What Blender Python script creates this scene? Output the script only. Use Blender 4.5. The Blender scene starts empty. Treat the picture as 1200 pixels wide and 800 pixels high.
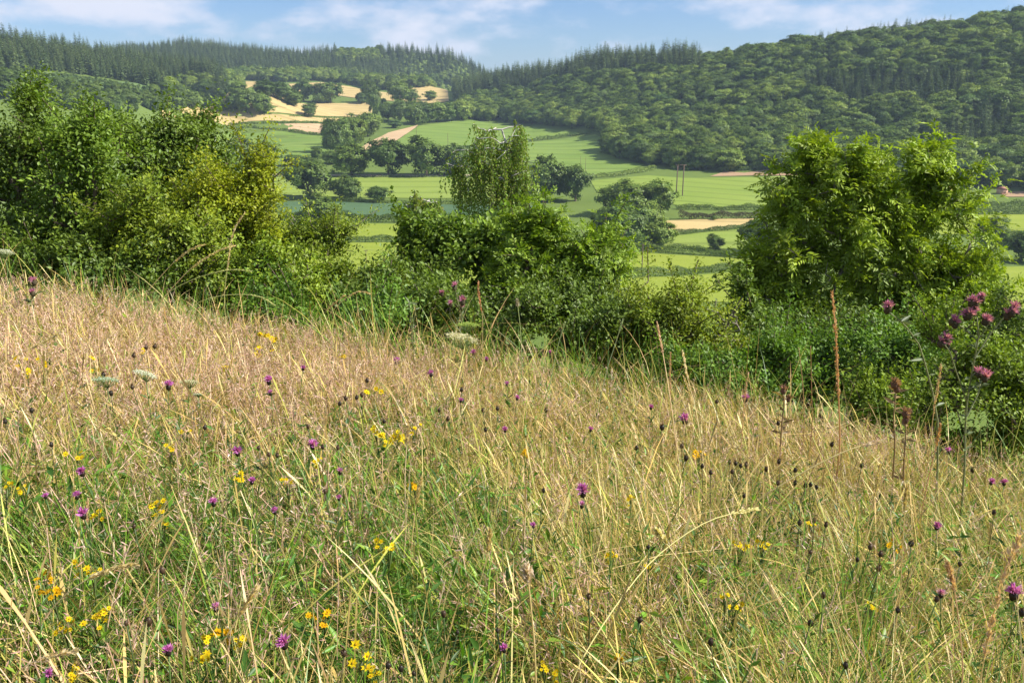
import bpy, bmesh, math, random
import numpy as np
from mathutils import Vector, Matrix, noise as mnoise

rng = np.random.default_rng(7)
random.seed(7)
S = bpy.context.scene
COL = S.collection
R = math.radians

# ------------------------------------------------------------------ camera
CAM_Z = 1.6
TH = math.atan(0.29)
cT, sT = math.cos(TH), math.sin(TH)
cam_d = bpy.data.cameras.new('camera')
cam_d.sensor_width = 36.0
cam_d.lens = 30.0
cam_d.clip_start = 0.05
cam_d.clip_end = 12000
cam = bpy.data.objects.new('camera', cam_d)
COL.objects.link(cam)
cam.location = (0, 0, CAM_Z)
cam.rotation_euler = (math.pi / 2 - TH, 0, 0)
S.camera = cam


def ray(px, py):
    a, b = (px - 600) / 1000.0, (400 - py) / 1000.0
    return np.array([a, cT + b * sT, -sT + b * cT])


def P(px, py, D):
    """world point seen in direction px,py at forward distance D (metres along +y)"""
    d = ray(px, py)
    return np.array([0, 0, CAM_Z]) + d * (D / d[1])


def proj(p):
    """world points (N,3) -> photo pixels"""
    x, y, z = p[:, 0], p[:, 1], p[:, 2] - CAM_Z
    f = y * cT - z * sT
    u = y * sT + z * cT
    f = np.maximum(f, 1e-3)
    return 600 + 1000 * x / f, 400 - 1000 * u / f


# ------------------------------------------------------------------ terrain
ctl = []
for px, py, D in [
    (430, 325, 325), (752, 322, 330), (600, 325, 328), (900, 330, 325), (1180, 345, 300), (1320, 350, 300), (300, 330, 300), (100, 330, 300), (-100, 330, 300),
    (430, 283, 400), (600, 280, 410), (850, 290, 395), (752, 287, 403), (1180, 300, 380), (200, 280, 400),
    (430, 256, 470), (850, 262, 455), (1180, 262, 460), (430, 234, 540), (600, 232, 545), (800, 245, 500), (1180, 243, 510), (300, 230, 550), (100, 225, 540), (-100, 220, 520),
    (500, 206, 660), (350, 205, 660), (650, 212, 640), (780, 208, 645), (900, 206, 650), (1000, 212, 620), (1150, 223, 570), (1300, 232, 540),
    (100, 180, 720), (0, 170, 700), (200, 165, 830), (-120, 160, 680), (400, 175, 830), (330, 172, 830), (480, 170, 850), (640, 178, 820), (715, 186, 760), (765, 197, 690),
    (260, 152, 1000), (385, 156, 1000), (450, 152, 1020), (520, 150, 1050), (600, 143, 1100), (690, 156, 950),
    (250, 140, 1080), (385, 140, 1090), (385, 130, 1190), (450, 138, 1150), (545, 139, 1130), (430, 118, 1330), (340, 118, 1270), (220, 128, 1120),
    (430, 107, 1480), (340, 100, 1480), (520, 112, 1420), (430, 97, 1620), (500, 102, 1600), (300, 95, 1600),
    (20, 100, 800), (100, 112, 860), (200, 124, 960), (60, 95, 870), (130, 100, 920), (200, 110, 990), (20, 80, 920), (80, 87, 950), (130, 94, 980), (200, 106, 1030), (260, 115, 1080),
    (700, 120, 1060), (620, 122, 1200), (900, 140, 830), (1050, 130, 780), (1150, 130, 740), (1250, 130, 720), (850, 203, 665), (1050, 214, 620), (560, 120, 1280)]:
    p = P(px, py, D)
    ctl.append((p[0], p[1], p[2]))
RIDGE_R = [(530, 108, 1480), (600, 97, 1330), (680, 84, 1210), (780, 79, 1130), (830, 80, 1090), (880, 71, 1060), (950, 60, 1010),
           (1000, 55, 985), (1050, 48, 965), (1100, 44, 945), (1150, 36, 930), (1200, 28, 915), (1320, 15, 900), (1450, 10, 880)]
RIDGE_L = [(-250, 50, 1000), (-120, 50, 1030), (0, 58, 1080), (60, 64, 1100), (110, 71, 1120), (150, 80, 1130), (200, 93, 1150), (245, 104, 1150)]
RIDGE_B = [(60, 72, 1900), (120, 66, 1900), (180, 62, 1900), (220, 58, 1900), (300, 66, 1900), (350, 69, 1900), (430, 67, 1900), (490, 74, 1900), (535, 86, 1900), (580, 98, 1950)]
for rd in (RIDGE_R, RIDGE_L, RIDGE_B):
    for px, py, D in rd:
        p = P(px, py, D)
        ctl.append(tuple(p))
        if rd is not RIDGE_L or px < 150:
            q = P(px, py, D * 1.22)
            ctl.append((q[0], q[1], p[2] - 0.045 * D))
for az in (-0.7, -0.35, 0, 0.35, 0.7):
    for r, z in ((25, -8.0), (60, -22), (120, -41), (200, -56)):
        ctl.append((r * math.sin(az), r * math.cos(az), z - (az * 3.5 if r < 100 else 0)))
    for r, z in ((2900, -60), (5000, -80)):
        ctl.append((r * math.sin(az), r * math.cos(az), z))
ctl = np.array(ctl)
c_az = np.arctan2(ctl[:, 0], ctl[:, 1])
c_r = np.hypot(ctl[:, 0], ctl[:, 1])
cu, cv = c_az * 1.3, np.log(c_r)
cq = (ctl[:, 2] - CAM_Z) / c_r


def tpsk(d2):
    return 0.5 * d2 * np.log(d2 + 1e-12)


n_c = len(cu)
A = np.zeros((n_c + 3, n_c + 3))
A[:n_c, :n_c] = tpsk((cu[:, None] - cu) ** 2 + (cv[:, None] - cv) ** 2) + np.eye(n_c) * 4e-5
A[:n_c, n_c] = 1
A[:n_c, n_c + 1] = cu
A[:n_c, n_c + 2] = cv
A[n_c:, :n_c] = A[:n_c, n_c:].T
Wt = np.linalg.solve(A, np.concatenate([cq, np.zeros(3)]))


def tps(az, r):
    out = np.empty(az.shape)
    a, v = az * 1.3, np.log(r)
    for i in range(0, len(a), 20000):
        s = slice(i, i + 20000)
        d2 = (a[s, None] - cu) ** 2 + (v[s, None] - cv) ** 2
        out[s] = tpsk(d2) @ Wt[:n_c] + Wt[n_c] + Wt[n_c + 1] * a[s] + Wt[n_c + 2] * v[s]
    return out


AZM = 0.8


def zfun(x, y):
    x = np.atleast_1d(np.asarray(x, float)).ravel()
    y = np.atleast_1d(np.asarray(y, float)).ravel()
    r = np.hypot(x, y)
    az = np.arctan2(x, y)
    zn = -0.18 * y - 0.14 * 25 * np.tanh(x / 25) - 0.012 * np.clip(y - 8, 0, 30) ** 2
    zn = zn - 0.07 * np.clip(x - 1.5, 0, 12)
    zn = zn + 0.035 * np.sin(x * 1.7 + 0.4 * y) + 0.03 * np.sin(y * 2.3 - x * 0.6)
    rr = np.clip(r, 20, 5200)
    q = tps(np.clip(az, -AZM, AZM), rr)
    side = np.abs(az) > AZM
    if side.any():
        ql = tps(np.full(side.sum(), -AZM), rr[side])
        qr = tps(np.full(side.sum(), AZM), rr[side])
        t = np.clip((np.abs(az[side]) - AZM) / (math.pi - AZM), 0, 1)
        own = np.where(az[side] > 0, qr, ql)
        q[side] = own * (1 - t) + 0.5 * (ql + qr) * t
    zf = CAM_Z + q * r
    t = np.clip((r - 14) / 26.0, 0, 1)
    t = t * t * (3 - 2 * t)
    return zn * (1 - t) + zf * t


def hz(x, y):
    return float(zfun(x, y)[0])


TT = np.geomspace(90, 3500, 900)


def hit(px, py):
    """the place on the ground beyond the hedge that the photo shows at px,py"""
    d = ray(px, py)
    d = d / d[1]
    z = CAM_Z + d[2] * TT
    g = zfun(d[0] * TT, TT)
    k = np.argmax(z < g)
    if not (z < g).any():
        k = len(TT) - 1
    if k > 0:
        a, b = (z - g)[k - 1], (z - g)[k]
        f = a / (a - b) if a != b else 0
        D = TT[k - 1] + f * (TT[k] - TT[k - 1])
    else:
        D = TT[0]
    return np.array([d[0] * D, D, hz(d[0] * D, D)])


def hit_near(px, py, h=0.0):
    """the place in the meadow where a plant of height h shows its head at px,py"""
    d = ray(px, py)
    d = d / d[1]
    t = np.linspace(0.8, 14, 700)
    z = CAM_Z + d[2] * t
    g = zfun(d[0] * t, t) + h
    k = int(np.argmax(z < g))
    if not (z < g).any():
        k = len(t) - 1
    D = t[k]
    return np.array([d[0] * D, D, hz(d[0] * D, D)])


# ------------------------------------------------------------------ object helpers
def tag(o, label=None, cat=None, group=None, kind=None):
    if label: o['label'] = label
    if cat: o['category'] = cat
    if group: o['group'] = group
    if kind: o['kind'] = kind
    return o


def empty(name, loc, rz=0.0):
    o = bpy.data.objects.new(name, None)
    o.empty_display_size = 0.2
    COL.objects.link(o)
    o.location = loc
    o.rotation_euler = (0, 0, rz)
    return o


def mesh_obj(name, me, parent=None, loc=(0, 0, 0)):
    o = bpy.data.objects.new(name, me)
    COL.objects.link(o)
    o.location = loc
    if parent: o.parent = parent
    return o


def make_mesh(name, V, F, mats, col=None, mi=None, smooth=False):
    """V (N,3), F list of int arrays (M,k)"""
    me = bpy.data.meshes.new(name)
    if not isinstance(F, list): F = [F]
    F = [f for f in F if len(f)]
    nl = sum(f.size for f in F)
    npoly = sum(len(f) for f in F)
    me.vertices.add(len(V))
    me.vertices.foreach_set('co', np.ascontiguousarray(V, dtype=np.float32).ravel())
    me.loops.add(nl)
    me.loops.foreach_set('vertex_index', np.concatenate([f.ravel() for f in F]).astype(np.int32))
    me.polygons.add(npoly)
    tot = np.concatenate([np.full(len(f), f.shape[1]) for f in F]).astype(np.int32)
    st = np.concatenate([[0], np.cumsum(tot)[:-1]]).astype(np.int32)
    me.polygons.foreach_set('loop_start', st)
    me.polygons.foreach_set('loop_total', tot)
    if mi is not None:
        me.polygons.foreach_set('material_index', np.asarray(mi, dtype=np.int32))
    if smooth:
        me.polygons.foreach_set('use_smooth', np.ones(npoly, dtype=bool))
    for m in (mats if isinstance(mats, list) else [mats]):
        me.materials.append(m)
    if col is not None:
        a = me.attributes.new('Col', 'FLOAT_COLOR', 'POINT')
        c4 = np.ones((len(V), 4), dtype=np.float32)
        c4[:, :3] = col
        a.data.foreach_set('color', c4.ravel())
    me.update(calc_edges=True)
    return me


class MB:
    """collects pieces of ONE mesh"""
    def __init__(self):
        self.V, self.F, self.C, self.n = [], {}, [], 0

    def add(self, V, F, C=(1, 1, 1)):
        V = np.asarray(V, float)
        for f in (F if isinstance(F, list) else [F]):
            f = np.asarray(f, int)
            if len(f): self.F.setdefault(f.shape[1], []).append(f + self.n)
        c = np.asarray(C, float)
        if c.ndim == 1: c = np.tile(c, (len(V), 1))
        self.V.append(V)
        self.C.append(c)
        self.n += len(V)
        return self

    def mesh(self, name, mats, smooth=False, off=None):
        V = np.concatenate(self.V)
        if off is not None: V = V - np.asarray(off)
        return make_mesh(name, V, [np.concatenate(v) for v in self.F.values()], mats, np.concatenate(self.C), smooth=smooth)


def unit(v):
    return v / np.maximum(np.linalg.norm(v, axis=-1, keepdims=True), 1e-9)


def rand_dirs(n):
    return unit(rng.normal(size=(n, 3)))


def leaves(pos, d, nrm, L, W, fold=0.25):
    """vectorised leaf faces: base, side, tip, side, folded along the midrib. returns V,F"""
    n = len(pos)
    L = np.broadcast_to(L, (n,))[:, None]
    W = np.broadcast_to(W, (n,))[:, None]
    d = unit(d)
    side = unit(np.cross(d, nrm))
    up = np.cross(side, d)
    V = np.empty((n, 4, 3))
    V[:, 0] = pos
    V[:, 1] = pos + d * L * 0.45 + side * W * 0.5 + up * W * fold
    V[:, 2] = pos + d * L - up * L * 0.12
    V[:, 3] = pos + d * L * 0.45 - side * W * 0.5 + up * W * fold
    i = np.arange(n)[:, None] * 4
    F = np.concatenate([i + [0, 1, 2], i + [0, 2, 3]])
    return V.reshape(-1, 3), F


def segs(p0, p1, r0, r1, k=5):
    """vectorised frusta"""
    n = len(p0)
    ax = unit(p1 - p0)
    ref = np.where(np.abs(ax[:, 2:3]) > 0.9, np.array([[1.0, 0, 0]]), np.array([[0, 0, 1.0]]))
    u = unit(np.cross(ax, ref))
    v = np.cross(ax, u)
    a = np.arange(k) * 2 * math.pi / k
    ring = u[:, None, :] * np.cos(a)[None, :, None] + v[:, None, :] * np.sin(a)[None, :, None]
    V = np.empty((n, 2 * k, 3))
    V[:, :k] = p0[:, None] + ring * np.reshape(r0, (n, 1, 1))
    V[:, k:] = p1[:, None] + ring * np.reshape(r1, (n, 1, 1))
    i = np.arange(n)[:, None] * 2 * k
    F = np.concatenate([i + [j, (j + 1) % k, k + (j + 1) % k, k + j] for j in range(k)])
    return V.reshape(-1, 3), F


def tube(pts, rad, k=6):
    pts = np.asarray(pts, float)
    rad = np.broadcast_to(rad, (len(pts),))
    n = len(pts)
    t = unit(np.gradient(pts, axis=0))
    ref = np.array([0.31, 0.95, 0.05])
    u = unit(np.cross(t, ref))
    v = np.cross(t, u)
    a = np.arange(k) * 2 * math.pi / k
    V = (pts[:, None] + (u[:, None] * np.cos(a)[None, :, None] + v[:, None] * np.sin(a)[None, :, None]) * rad[:, None, None]).reshape(-1, 3)
    F = np.array([[i * k + j, i * k + (j + 1) % k, (i + 1) * k + (j + 1) % k, (i + 1) * k + j] for i in range(n - 1) for j in range(k)])
    V = np.concatenate([V, pts[-1:]])
    cap = np.array([[(n - 1) * k + j, (n - 1) * k + (j + 1) % k, n * k] for j in range(k)])
    return V, [F, cap]


def blob(c, rx, ry, rz, nu=8, nv=6, bump=0.0):
    V, F = [], []
    for i in range(nv + 1):
        th = math.pi * i / nv
        for j in range(nu):
            ph = 2 * math.pi * j / nu
            k = 1 + bump * random.uniform(-1, 1)
            V.append((c[0] + rx * k * math.sin(th) * math.cos(ph), c[1] + ry * k * math.sin(th) * math.sin(ph), c[2] + rz * k * math.cos(th)))
    for i in range(nv):
        for j in range(nu):
            F.append([i * nu + j, (i + 1) * nu + j, (i + 1) * nu + (j + 1) % nu, i * nu + (j + 1) % nu])
    return np.array(V), np.array(F)


def box(c, s):
    c = np.array(c); h = np.array(s) / 2
    V = np.array([[x, y, z] for z in (-1, 1) for y in (-1, 1) for x in (-1, 1)]) * h + c
    F = np.array([[0, 2, 3, 1], [4, 5, 7, 6], [0, 1, 5, 4], [2, 6, 7, 3], [0, 4, 6, 2], [1, 3, 7, 5]])
    return V, F


# ------------------------------------------------------------------ materials
def newmat(name):
    m = bpy.data.materials.new(name)
    m.use_nodes = True
    m.node_tree.nodes.clear()
    return m, m.node_tree.nodes, m.node_tree.links


def nd(N, t, **kw):
    n = N.new(t)
    for k, v in kw.items():
        if hasattr(n, k) and k not in n.inputs.keys(): setattr(n, k, v)
        else: n.inputs[k].default_value = v
    return n


def plant_mat(name, c0, c1=None, trans=0.35, gloss=0.06, rough=0.45, hue=0.0, val=0.0):
    """leaf: per-object blend of two greens, times the leaf's own tint; diffuse + translucent + a little gloss"""
    m, N, L = newmat(name)
    out = nd(N, 'ShaderNodeOutputMaterial')
    at = nd(N, 'ShaderNodeAttribute', attribute_name='Col')
    mul = nd(N, 'ShaderNodeMix', data_type='RGBA', blend_type='MULTIPLY')
    mul.inputs[0].default_value = 1.0
    if c0 is None:
        src = at.outputs['Color']
    else:
        oi = nd(N, 'ShaderNodeObjectInfo')
        mx = nd(N, 'ShaderNodeMix', data_type='RGBA')
        mx.inputs[6].default_value = (*c0, 1)
        mx.inputs[7].default_value = (*(c1 or c0), 1)
        L.new(oi.outputs['Random'], mx.inputs[0])
        L.new(mx.outputs[2], mul.inputs[6])
        L.new(at.outputs['Color'], mul.inputs[7])
        src = mul.outputs[2]
    df = nd(N, 'ShaderNodeBsdfDiffuse')
    tr = nd(N, 'ShaderNodeBsdfTranslucent')
    L.new(src, df.inputs['Color'])
    tc = nd(N, 'ShaderNodeMix', data_type='RGBA', blend_type='MULTIPLY')
    tc.inputs[0].default_value = 1.0
    tc.inputs[7].default_value = (1.12, 1.15, 0.5, 1)
    L.new(src, tc.inputs[6])
    L.new(tc.outputs[2], tr.inputs['Color'])
    m1 = nd(N, 'ShaderNodeMixShader')
    m1.inputs[0].default_value = trans
    L.new(df.outputs[0], m1.inputs[1])
    L.new(tr.outputs[0], m1.inputs[2])
    res = m1
    if gloss > 0:
        gl = nd(N, 'ShaderNodeBsdfGlossy', Roughness=rough)
        gl.inputs['Color'].default_value = (0.9, 0.95, 0.9, 1)
        m2 = nd(N, 'ShaderNodeMixShader')
        m2.inputs[0].default_value = gloss
        L.new(m1.outputs[0], m2.inputs[1])
        L.new(gl.outputs[0], m2.inputs[2])
        res = m2
    L.new(res.outputs[0], out.inputs['Surface'])
    return m


def solid_mat(name, c, rough=0.8, var=0.25, scale=8.0, spec=0.2):
    m, N, L = newmat(name)
    out = nd(N, 'ShaderNodeOutputMaterial')
    b = nd(N, 'ShaderNodeBsdfPrincipled', Roughness=rough)
    b.inputs['Specular IOR Level'].default_value = spec
    tc = nd(N, 'ShaderNodeTexCoord')
    no = nd(N, 'ShaderNodeTexNoise', Scale=scale, Detail=5.0)
    L.new(tc.outputs['Object'], no.inputs['Vector'])
    mx = nd(N, 'ShaderNodeMix', data_type='RGBA')
    mx.inputs[6].default_value = (*[v * (1 - var) for v in c], 1)
    mx.inputs[7].default_value = (*[min(1, v * (1 + var)) for v in c], 1)
    L.new(no.outputs['Fac'], mx.inputs[0])
    L.new(mx.outputs[2], b.inputs['Base Color'])
    bp = nd(N, 'ShaderNodeBump', Strength=0.3, Distance=0.02)
    L.new(no.outputs['Fac'], bp.inputs['Height'])
    L.new(bp.outputs[0], b.inputs['Normal'])
    L.new(b.outputs[0], out.inputs['Surface'])
    return m


def field_mat(name, ca, cb, ang=0.3, stripe=0.06, amt=0.35, noise_s=0.02, lines=None):
    """field surface: two tones in broad patches, fine mottling, faint drill/mowing stripes in one direction and darker tramlines"""
    m, N, L = newmat(name)
    out = nd(N, 'ShaderNodeOutputMaterial')
    b = nd(N, 'ShaderNodeBsdfPrincipled', Roughness=0.9)
    b.inputs['Specular IOR Level'].default_value = 0.1
    geo = nd(N, 'ShaderNodeNewGeometry')
    mp = nd(N, 'ShaderNodeMapping')
    mp.inputs['Rotation'].default_value = (0, 0, ang)
    L.new(geo.outputs['Position'], mp.inputs['Vector'])
    st = nd(N, 'ShaderNodeMapping')
    st.inputs['Scale'].default_value = (stripe, stripe * 5, 1)
    L.new(mp.outputs[0], st.inputs['Vector'])
    n1 = nd(N, 'ShaderNodeTexNoise', Scale=1.0, Detail=3.0)
    n1.noise_dimensions = '2D'
    L.new(st.outputs[0], n1.inputs['Vector'])
    n2 = nd(N, 'ShaderNodeTexNoise', Scale=noise_s, Detail=6.0, Roughness=0.65)
    n2.noise_dimensions = '2D'
    L.new(mp.outputs[0], n2.inputs['Vector'])
    n3 = nd(N, 'ShaderNodeTexNoise', Scale=0.6, Detail=4.0, Roughness=0.7)
    n3.noise_dimensions = '2D'
    L.new(mp.outputs[0], n3.inputs['Vector'])
    ad = nd(N, 'ShaderNodeMath', operation='ADD')
    L.new(n1.outputs['Fac'], ad.inputs[0]); L.new(n2.outputs['Fac'], ad.inputs[1])
    ad2 = nd(N, 'ShaderNodeMath', operation='ADD')
    L.new(ad.outputs[0], ad2.inputs[0]); L.new(n3.outputs['Fac'], ad2.inputs[1])
    mr = nd(N, 'ShaderNodeMapRange')
    mr.inputs[1].default_value = 1.5 - 1.2 * (0.5 - amt / 4); mr.inputs[2].default_value = 1.5 + 1.2 * (0.5 - amt / 4)
    L.new(ad2.outputs[0], mr.inputs[0])
    mx = nd(N, 'ShaderNodeMix', data_type='RGBA')
    mx.inputs[6].default_value = (*ca, 1); mx.inputs[7].default_value = (*cb, 1)
    L.new(mr.outputs[0], mx.inputs[0])
    src = mx.outputs[2]
    if lines:
        wv = nd(N, 'ShaderNodeTexWave', Scale=lines, Distortion=0.6)
        wv.inputs['Detail'].default_value = 1.0
        wv.bands_direction = 'Y'
        L.new(mp.outputs[0], wv.inputs['Vector'])
        rp = nd(N, 'ShaderNodeValToRGB')
        rp.color_ramp.elements[0].position = 0.0; rp.color_ramp.elements[0].color = (0.62, 0.62, 0.6, 1)
        rp.color_ramp.elements[1].position = 0.14; rp.color_ramp.elements[1].color = (1, 1, 1, 1)
        L.new(wv.outputs['Fac'], rp.inputs[0])
        ml = nd(N, 'ShaderNodeMix', data_type='RGBA', blend_type='MULTIPLY')
        ml.inputs[0].default_value = 0.6
        L.new(src, ml.inputs[6]); L.new(rp.outputs[0], ml.inputs[7])
        src = ml.outputs[2]
    L.new(src, b.inputs['Base Color'])
    L.new(b.outputs[0], out.inputs['Surface'])
    return m


def ground_mat():
    m, N, L = newmat('ground_turf')
    out = nd(N, 'ShaderNodeOutputMaterial')
    b = nd(N, 'ShaderNodeBsdfPrincipled', Roughness=0.95)
    b.inputs['Specular IOR Level'].default_value = 0.05
    geo = nd(N, 'ShaderNodeNewGeometry')
    ln = nd(N, 'ShaderNodeVectorMath', operation='LENGTH')
    L.new(geo.outputs['Position'], ln.inputs[0])
    mr = nd(N, 'ShaderNodeMapRange'); mr.inputs[1].default_value = 20; mr.inputs[2].default_value = 60
    L.new(ln.outputs['Value'], mr.inputs[0])
    n1 = nd(N, 'ShaderNodeTexNoise', Scale=6.0, Detail=8.0, Roughness=0.7)
    L.new(geo.outputs['Position'], n1.inputs['Vector'])
    n2 = nd(N, 'ShaderNodeTexNoise', Scale=0.05, Detail=8.0, Roughness=0.7)
    L.new(geo.outputs['Position'], n2.inputs['Vector'])
    a = nd(N, 'ShaderNodeMix', data_type='RGBA')
    a.inputs[6].default_value = (0.03, 0.036, 0.014, 1); a.inputs[7].default_value = (0.12, 0.09, 0.045, 1)
    L.new(n1.outputs['Fac'], a.inputs[0])
    c = nd(N, 'ShaderNodeMix', data_type='RGBA')
    c.inputs[6].default_value = (0.09, 0.145, 0.03, 1); c.inputs[7].default_value = (0.17, 0.225, 0.05, 1)
    L.new(n2.outputs['Fac'], c.inputs[0])
    x = nd(N, 'ShaderNodeMix', data_type='RGBA')
    L.new(mr.outputs[0], x.inputs[0]); L.new(a.outputs[2], x.inputs[6]); L.new(c.outputs[2], x.inputs[7])
    L.new(x.outputs[2], b.inputs['Base Color'])
    L.new(b.outputs[0], out.inputs['Surface'])
    return m


M = {}
M['ground'] = ground_mat()
M['bark'] = solid_mat('bark', (0.13, 0.10, 0.07), var=0.4, scale=14)
M['bark_grey'] = solid_mat('grey_bark', (0.22, 0.19, 0.15), var=0.35, scale=14)
M['bark_pale'] = solid_mat('birch_bark', (0.55, 0.52, 0.46), var=0.3, scale=9)
M['pole'] = solid_mat('pole_wood', (0.16, 0.11, 0.08), var=0.3, scale=3)
M['wire'] = solid_mat('wire', (0.12, 0.12, 0.13), var=0.1)
M['brick'] = solid_mat('brick', (0.56, 0.36, 0.25), var=0.2, scale=2)
M['render_white'] = solid_mat('render_white', (0.75, 0.72, 0.68), var=0.08, scale=2)
M['tile'] = solid_mat('roof_tile', (0.35, 0.16, 0.11), var=0.25, scale=3)
M['pane'] = solid_mat('window_pane', (0.03, 0.035, 0.04), rough=0.15, var=0.05, spec=0.5)
M['plant'] = plant_mat('plant', None, trans=0.3, gloss=0.03)
M['petal'] = plant_mat('petal', None, trans=0.35, gloss=0.0)
M['blade'] = plant_mat('blade', None, trans=0.22, gloss=0.03, rough=0.4)

# ------------------------------------------------------------------ the ground: one sheet to beyond the horizon
def build_ground():
    az = np.concatenate([np.linspace(-math.pi, -1.0, 40)[:-1], np.linspace(-1.0, 1.0, 230), np.linspace(1.0, math.pi, 40)[1:-1]])
    r = np.geomspace(0.4, 5000, 270)
    na, nr = len(az), len(r)
    aa, rr = np.meshgrid(az, r)
    x, y = (rr * np.sin(aa)).ravel(), (rr * np.cos(aa)).ravel()
    z = zfun(x, y)
    V = np.stack([x, y, z], 1)
    V = np.concatenate([V, [[0, 0, hz(0, 0.01)]]])
    i, j = np.meshgrid(np.arange(nr - 1), np.arange(na), indexing='ij')
    j2 = (j + 1) % na
    F = np.stack([i * na + j, (i + 1) * na + j, (i + 1) * na + j2, i * na + j2], -1).reshape(-1, 4)[:, ::-1]
    jj = np.arange(na)
    fan = np.stack([np.full(na, len(V) - 1), (jj + 1) % na, jj], 1)
    me = make_mesh('ground', V, [F, fan], M['ground'], smooth=True)
    o = mesh_obj('ground', me)
    tag(o, 'grassy hillside dropping into the valley and rising to wooded hills', 'ground', kind='structure')


build_ground()

M['f_lime'] = field_mat('pasture_lime', (0.20, 0.26, 0.025), (0.27, 0.32, 0.045), ang=0.1, stripe=0.02)
M['f_pale'] = field_mat('pasture_pale', (0.19, 0.265, 0.04), (0.26, 0.325, 0.065), ang=-0.05, stripe=0.015, lines=0.011)
M['f_teal'] = field_mat('crop_dark', (0.065, 0.12, 0.055), (0.10, 0.17, 0.075), ang=0.1, stripe=0.02)
M['f_crop'] = field_mat('crop_tramlines', (0.175, 0.255, 0.035), (0.245, 0.315, 0.055), ang=0.5, stripe=0.02, lines=0.014)
M['f_high'] = field_mat('crop_high', (0.13, 0.215, 0.035), (0.22, 0.30, 0.06), ang=0.25, stripe=0.012, lines=0.01)
M['f_gold'] = field_mat('ripe_barley', (0.44, 0.33, 0.13), (0.56, 0.43, 0.19), ang=0.15, stripe=0.012, lines=0.012)
M['f_pink'] = field_mat('straw_stubble', (0.47, 0.32, 0.18), (0.58, 0.42, 0.24), ang=0.15, stripe=0.02, lines=0.02)
M['f_earth'] = field_mat('bare_bank', (0.30, 0.19, 0.11), (0.45, 0.31, 0.18), ang=0.4, stripe=0.1)
M['f_clear'] = field_mat('young_plantation', (0.085, 0.15, 0.045), (0.15, 0.21, 0.075), ang=0.4, stripe=0.05)
M['f_track'] = field_mat('dusty_track', (0.38, 0.31, 0.20), (0.50, 0.42, 0.28), ang=0.4, stripe=0.1)


def drape(name, poly, mat, label, off=0.25):
    pts = [hit(px, py) for px, py in poly]
    # soften the straight edges a little
    loop = []
    for a, b in zip(pts, pts[1:] + pts[:1]):
        n = max(1, int(np.linalg.norm(b - a) / 14))
        for k in range(n):
            q = a + (b - a) * k / n
            loop.append((q[0], q[1]))
    bm = bmesh.new()
    f = bm.faces.new([bm.verts.new((x, y, 0)) for x, y in loop])
    xs = [p[0] for p in loop]; ys = [p[1] for p in loop]
    step = max(6.0, np.mean(ys) * 0.018)
    for ax, (lo, hi) in enumerate(((min(xs), max(xs)), (min(ys), max(ys)))):
        no = Vector((1, 0, 0)) if ax == 0 else Vector((0, 1, 0))
        t = lo + step
        while t < hi:
            bmesh.ops.bisect_plane(bm, geom=bm.verts[:] + bm.edges[:] + bm.faces[:], plane_co=no * t, plane_no=no, dist=1e-4)
            t += step
    co = np.array([v.co[:] for v in bm.verts])
    z = zfun(co[:, 0], co[:, 1]) + off * np.maximum(1, co[:, 1] / 500)
    for v, zz in zip(bm.verts, z): v.co.z = zz
    bmesh.ops.recalc_face_normals(bm, faces=bm.faces[:])
    if sum(f.normal.z for f in bm.faces) < 0: bmesh.ops.reverse_faces(bm, faces=bm.faces[:])
    me = bpy.data.meshes.new(name)
    bm.to_mesh(me); bm.free()
    me.materials.append(M[mat])
    tag(mesh_obj(name, me), label, 'field', kind='structure')


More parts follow.
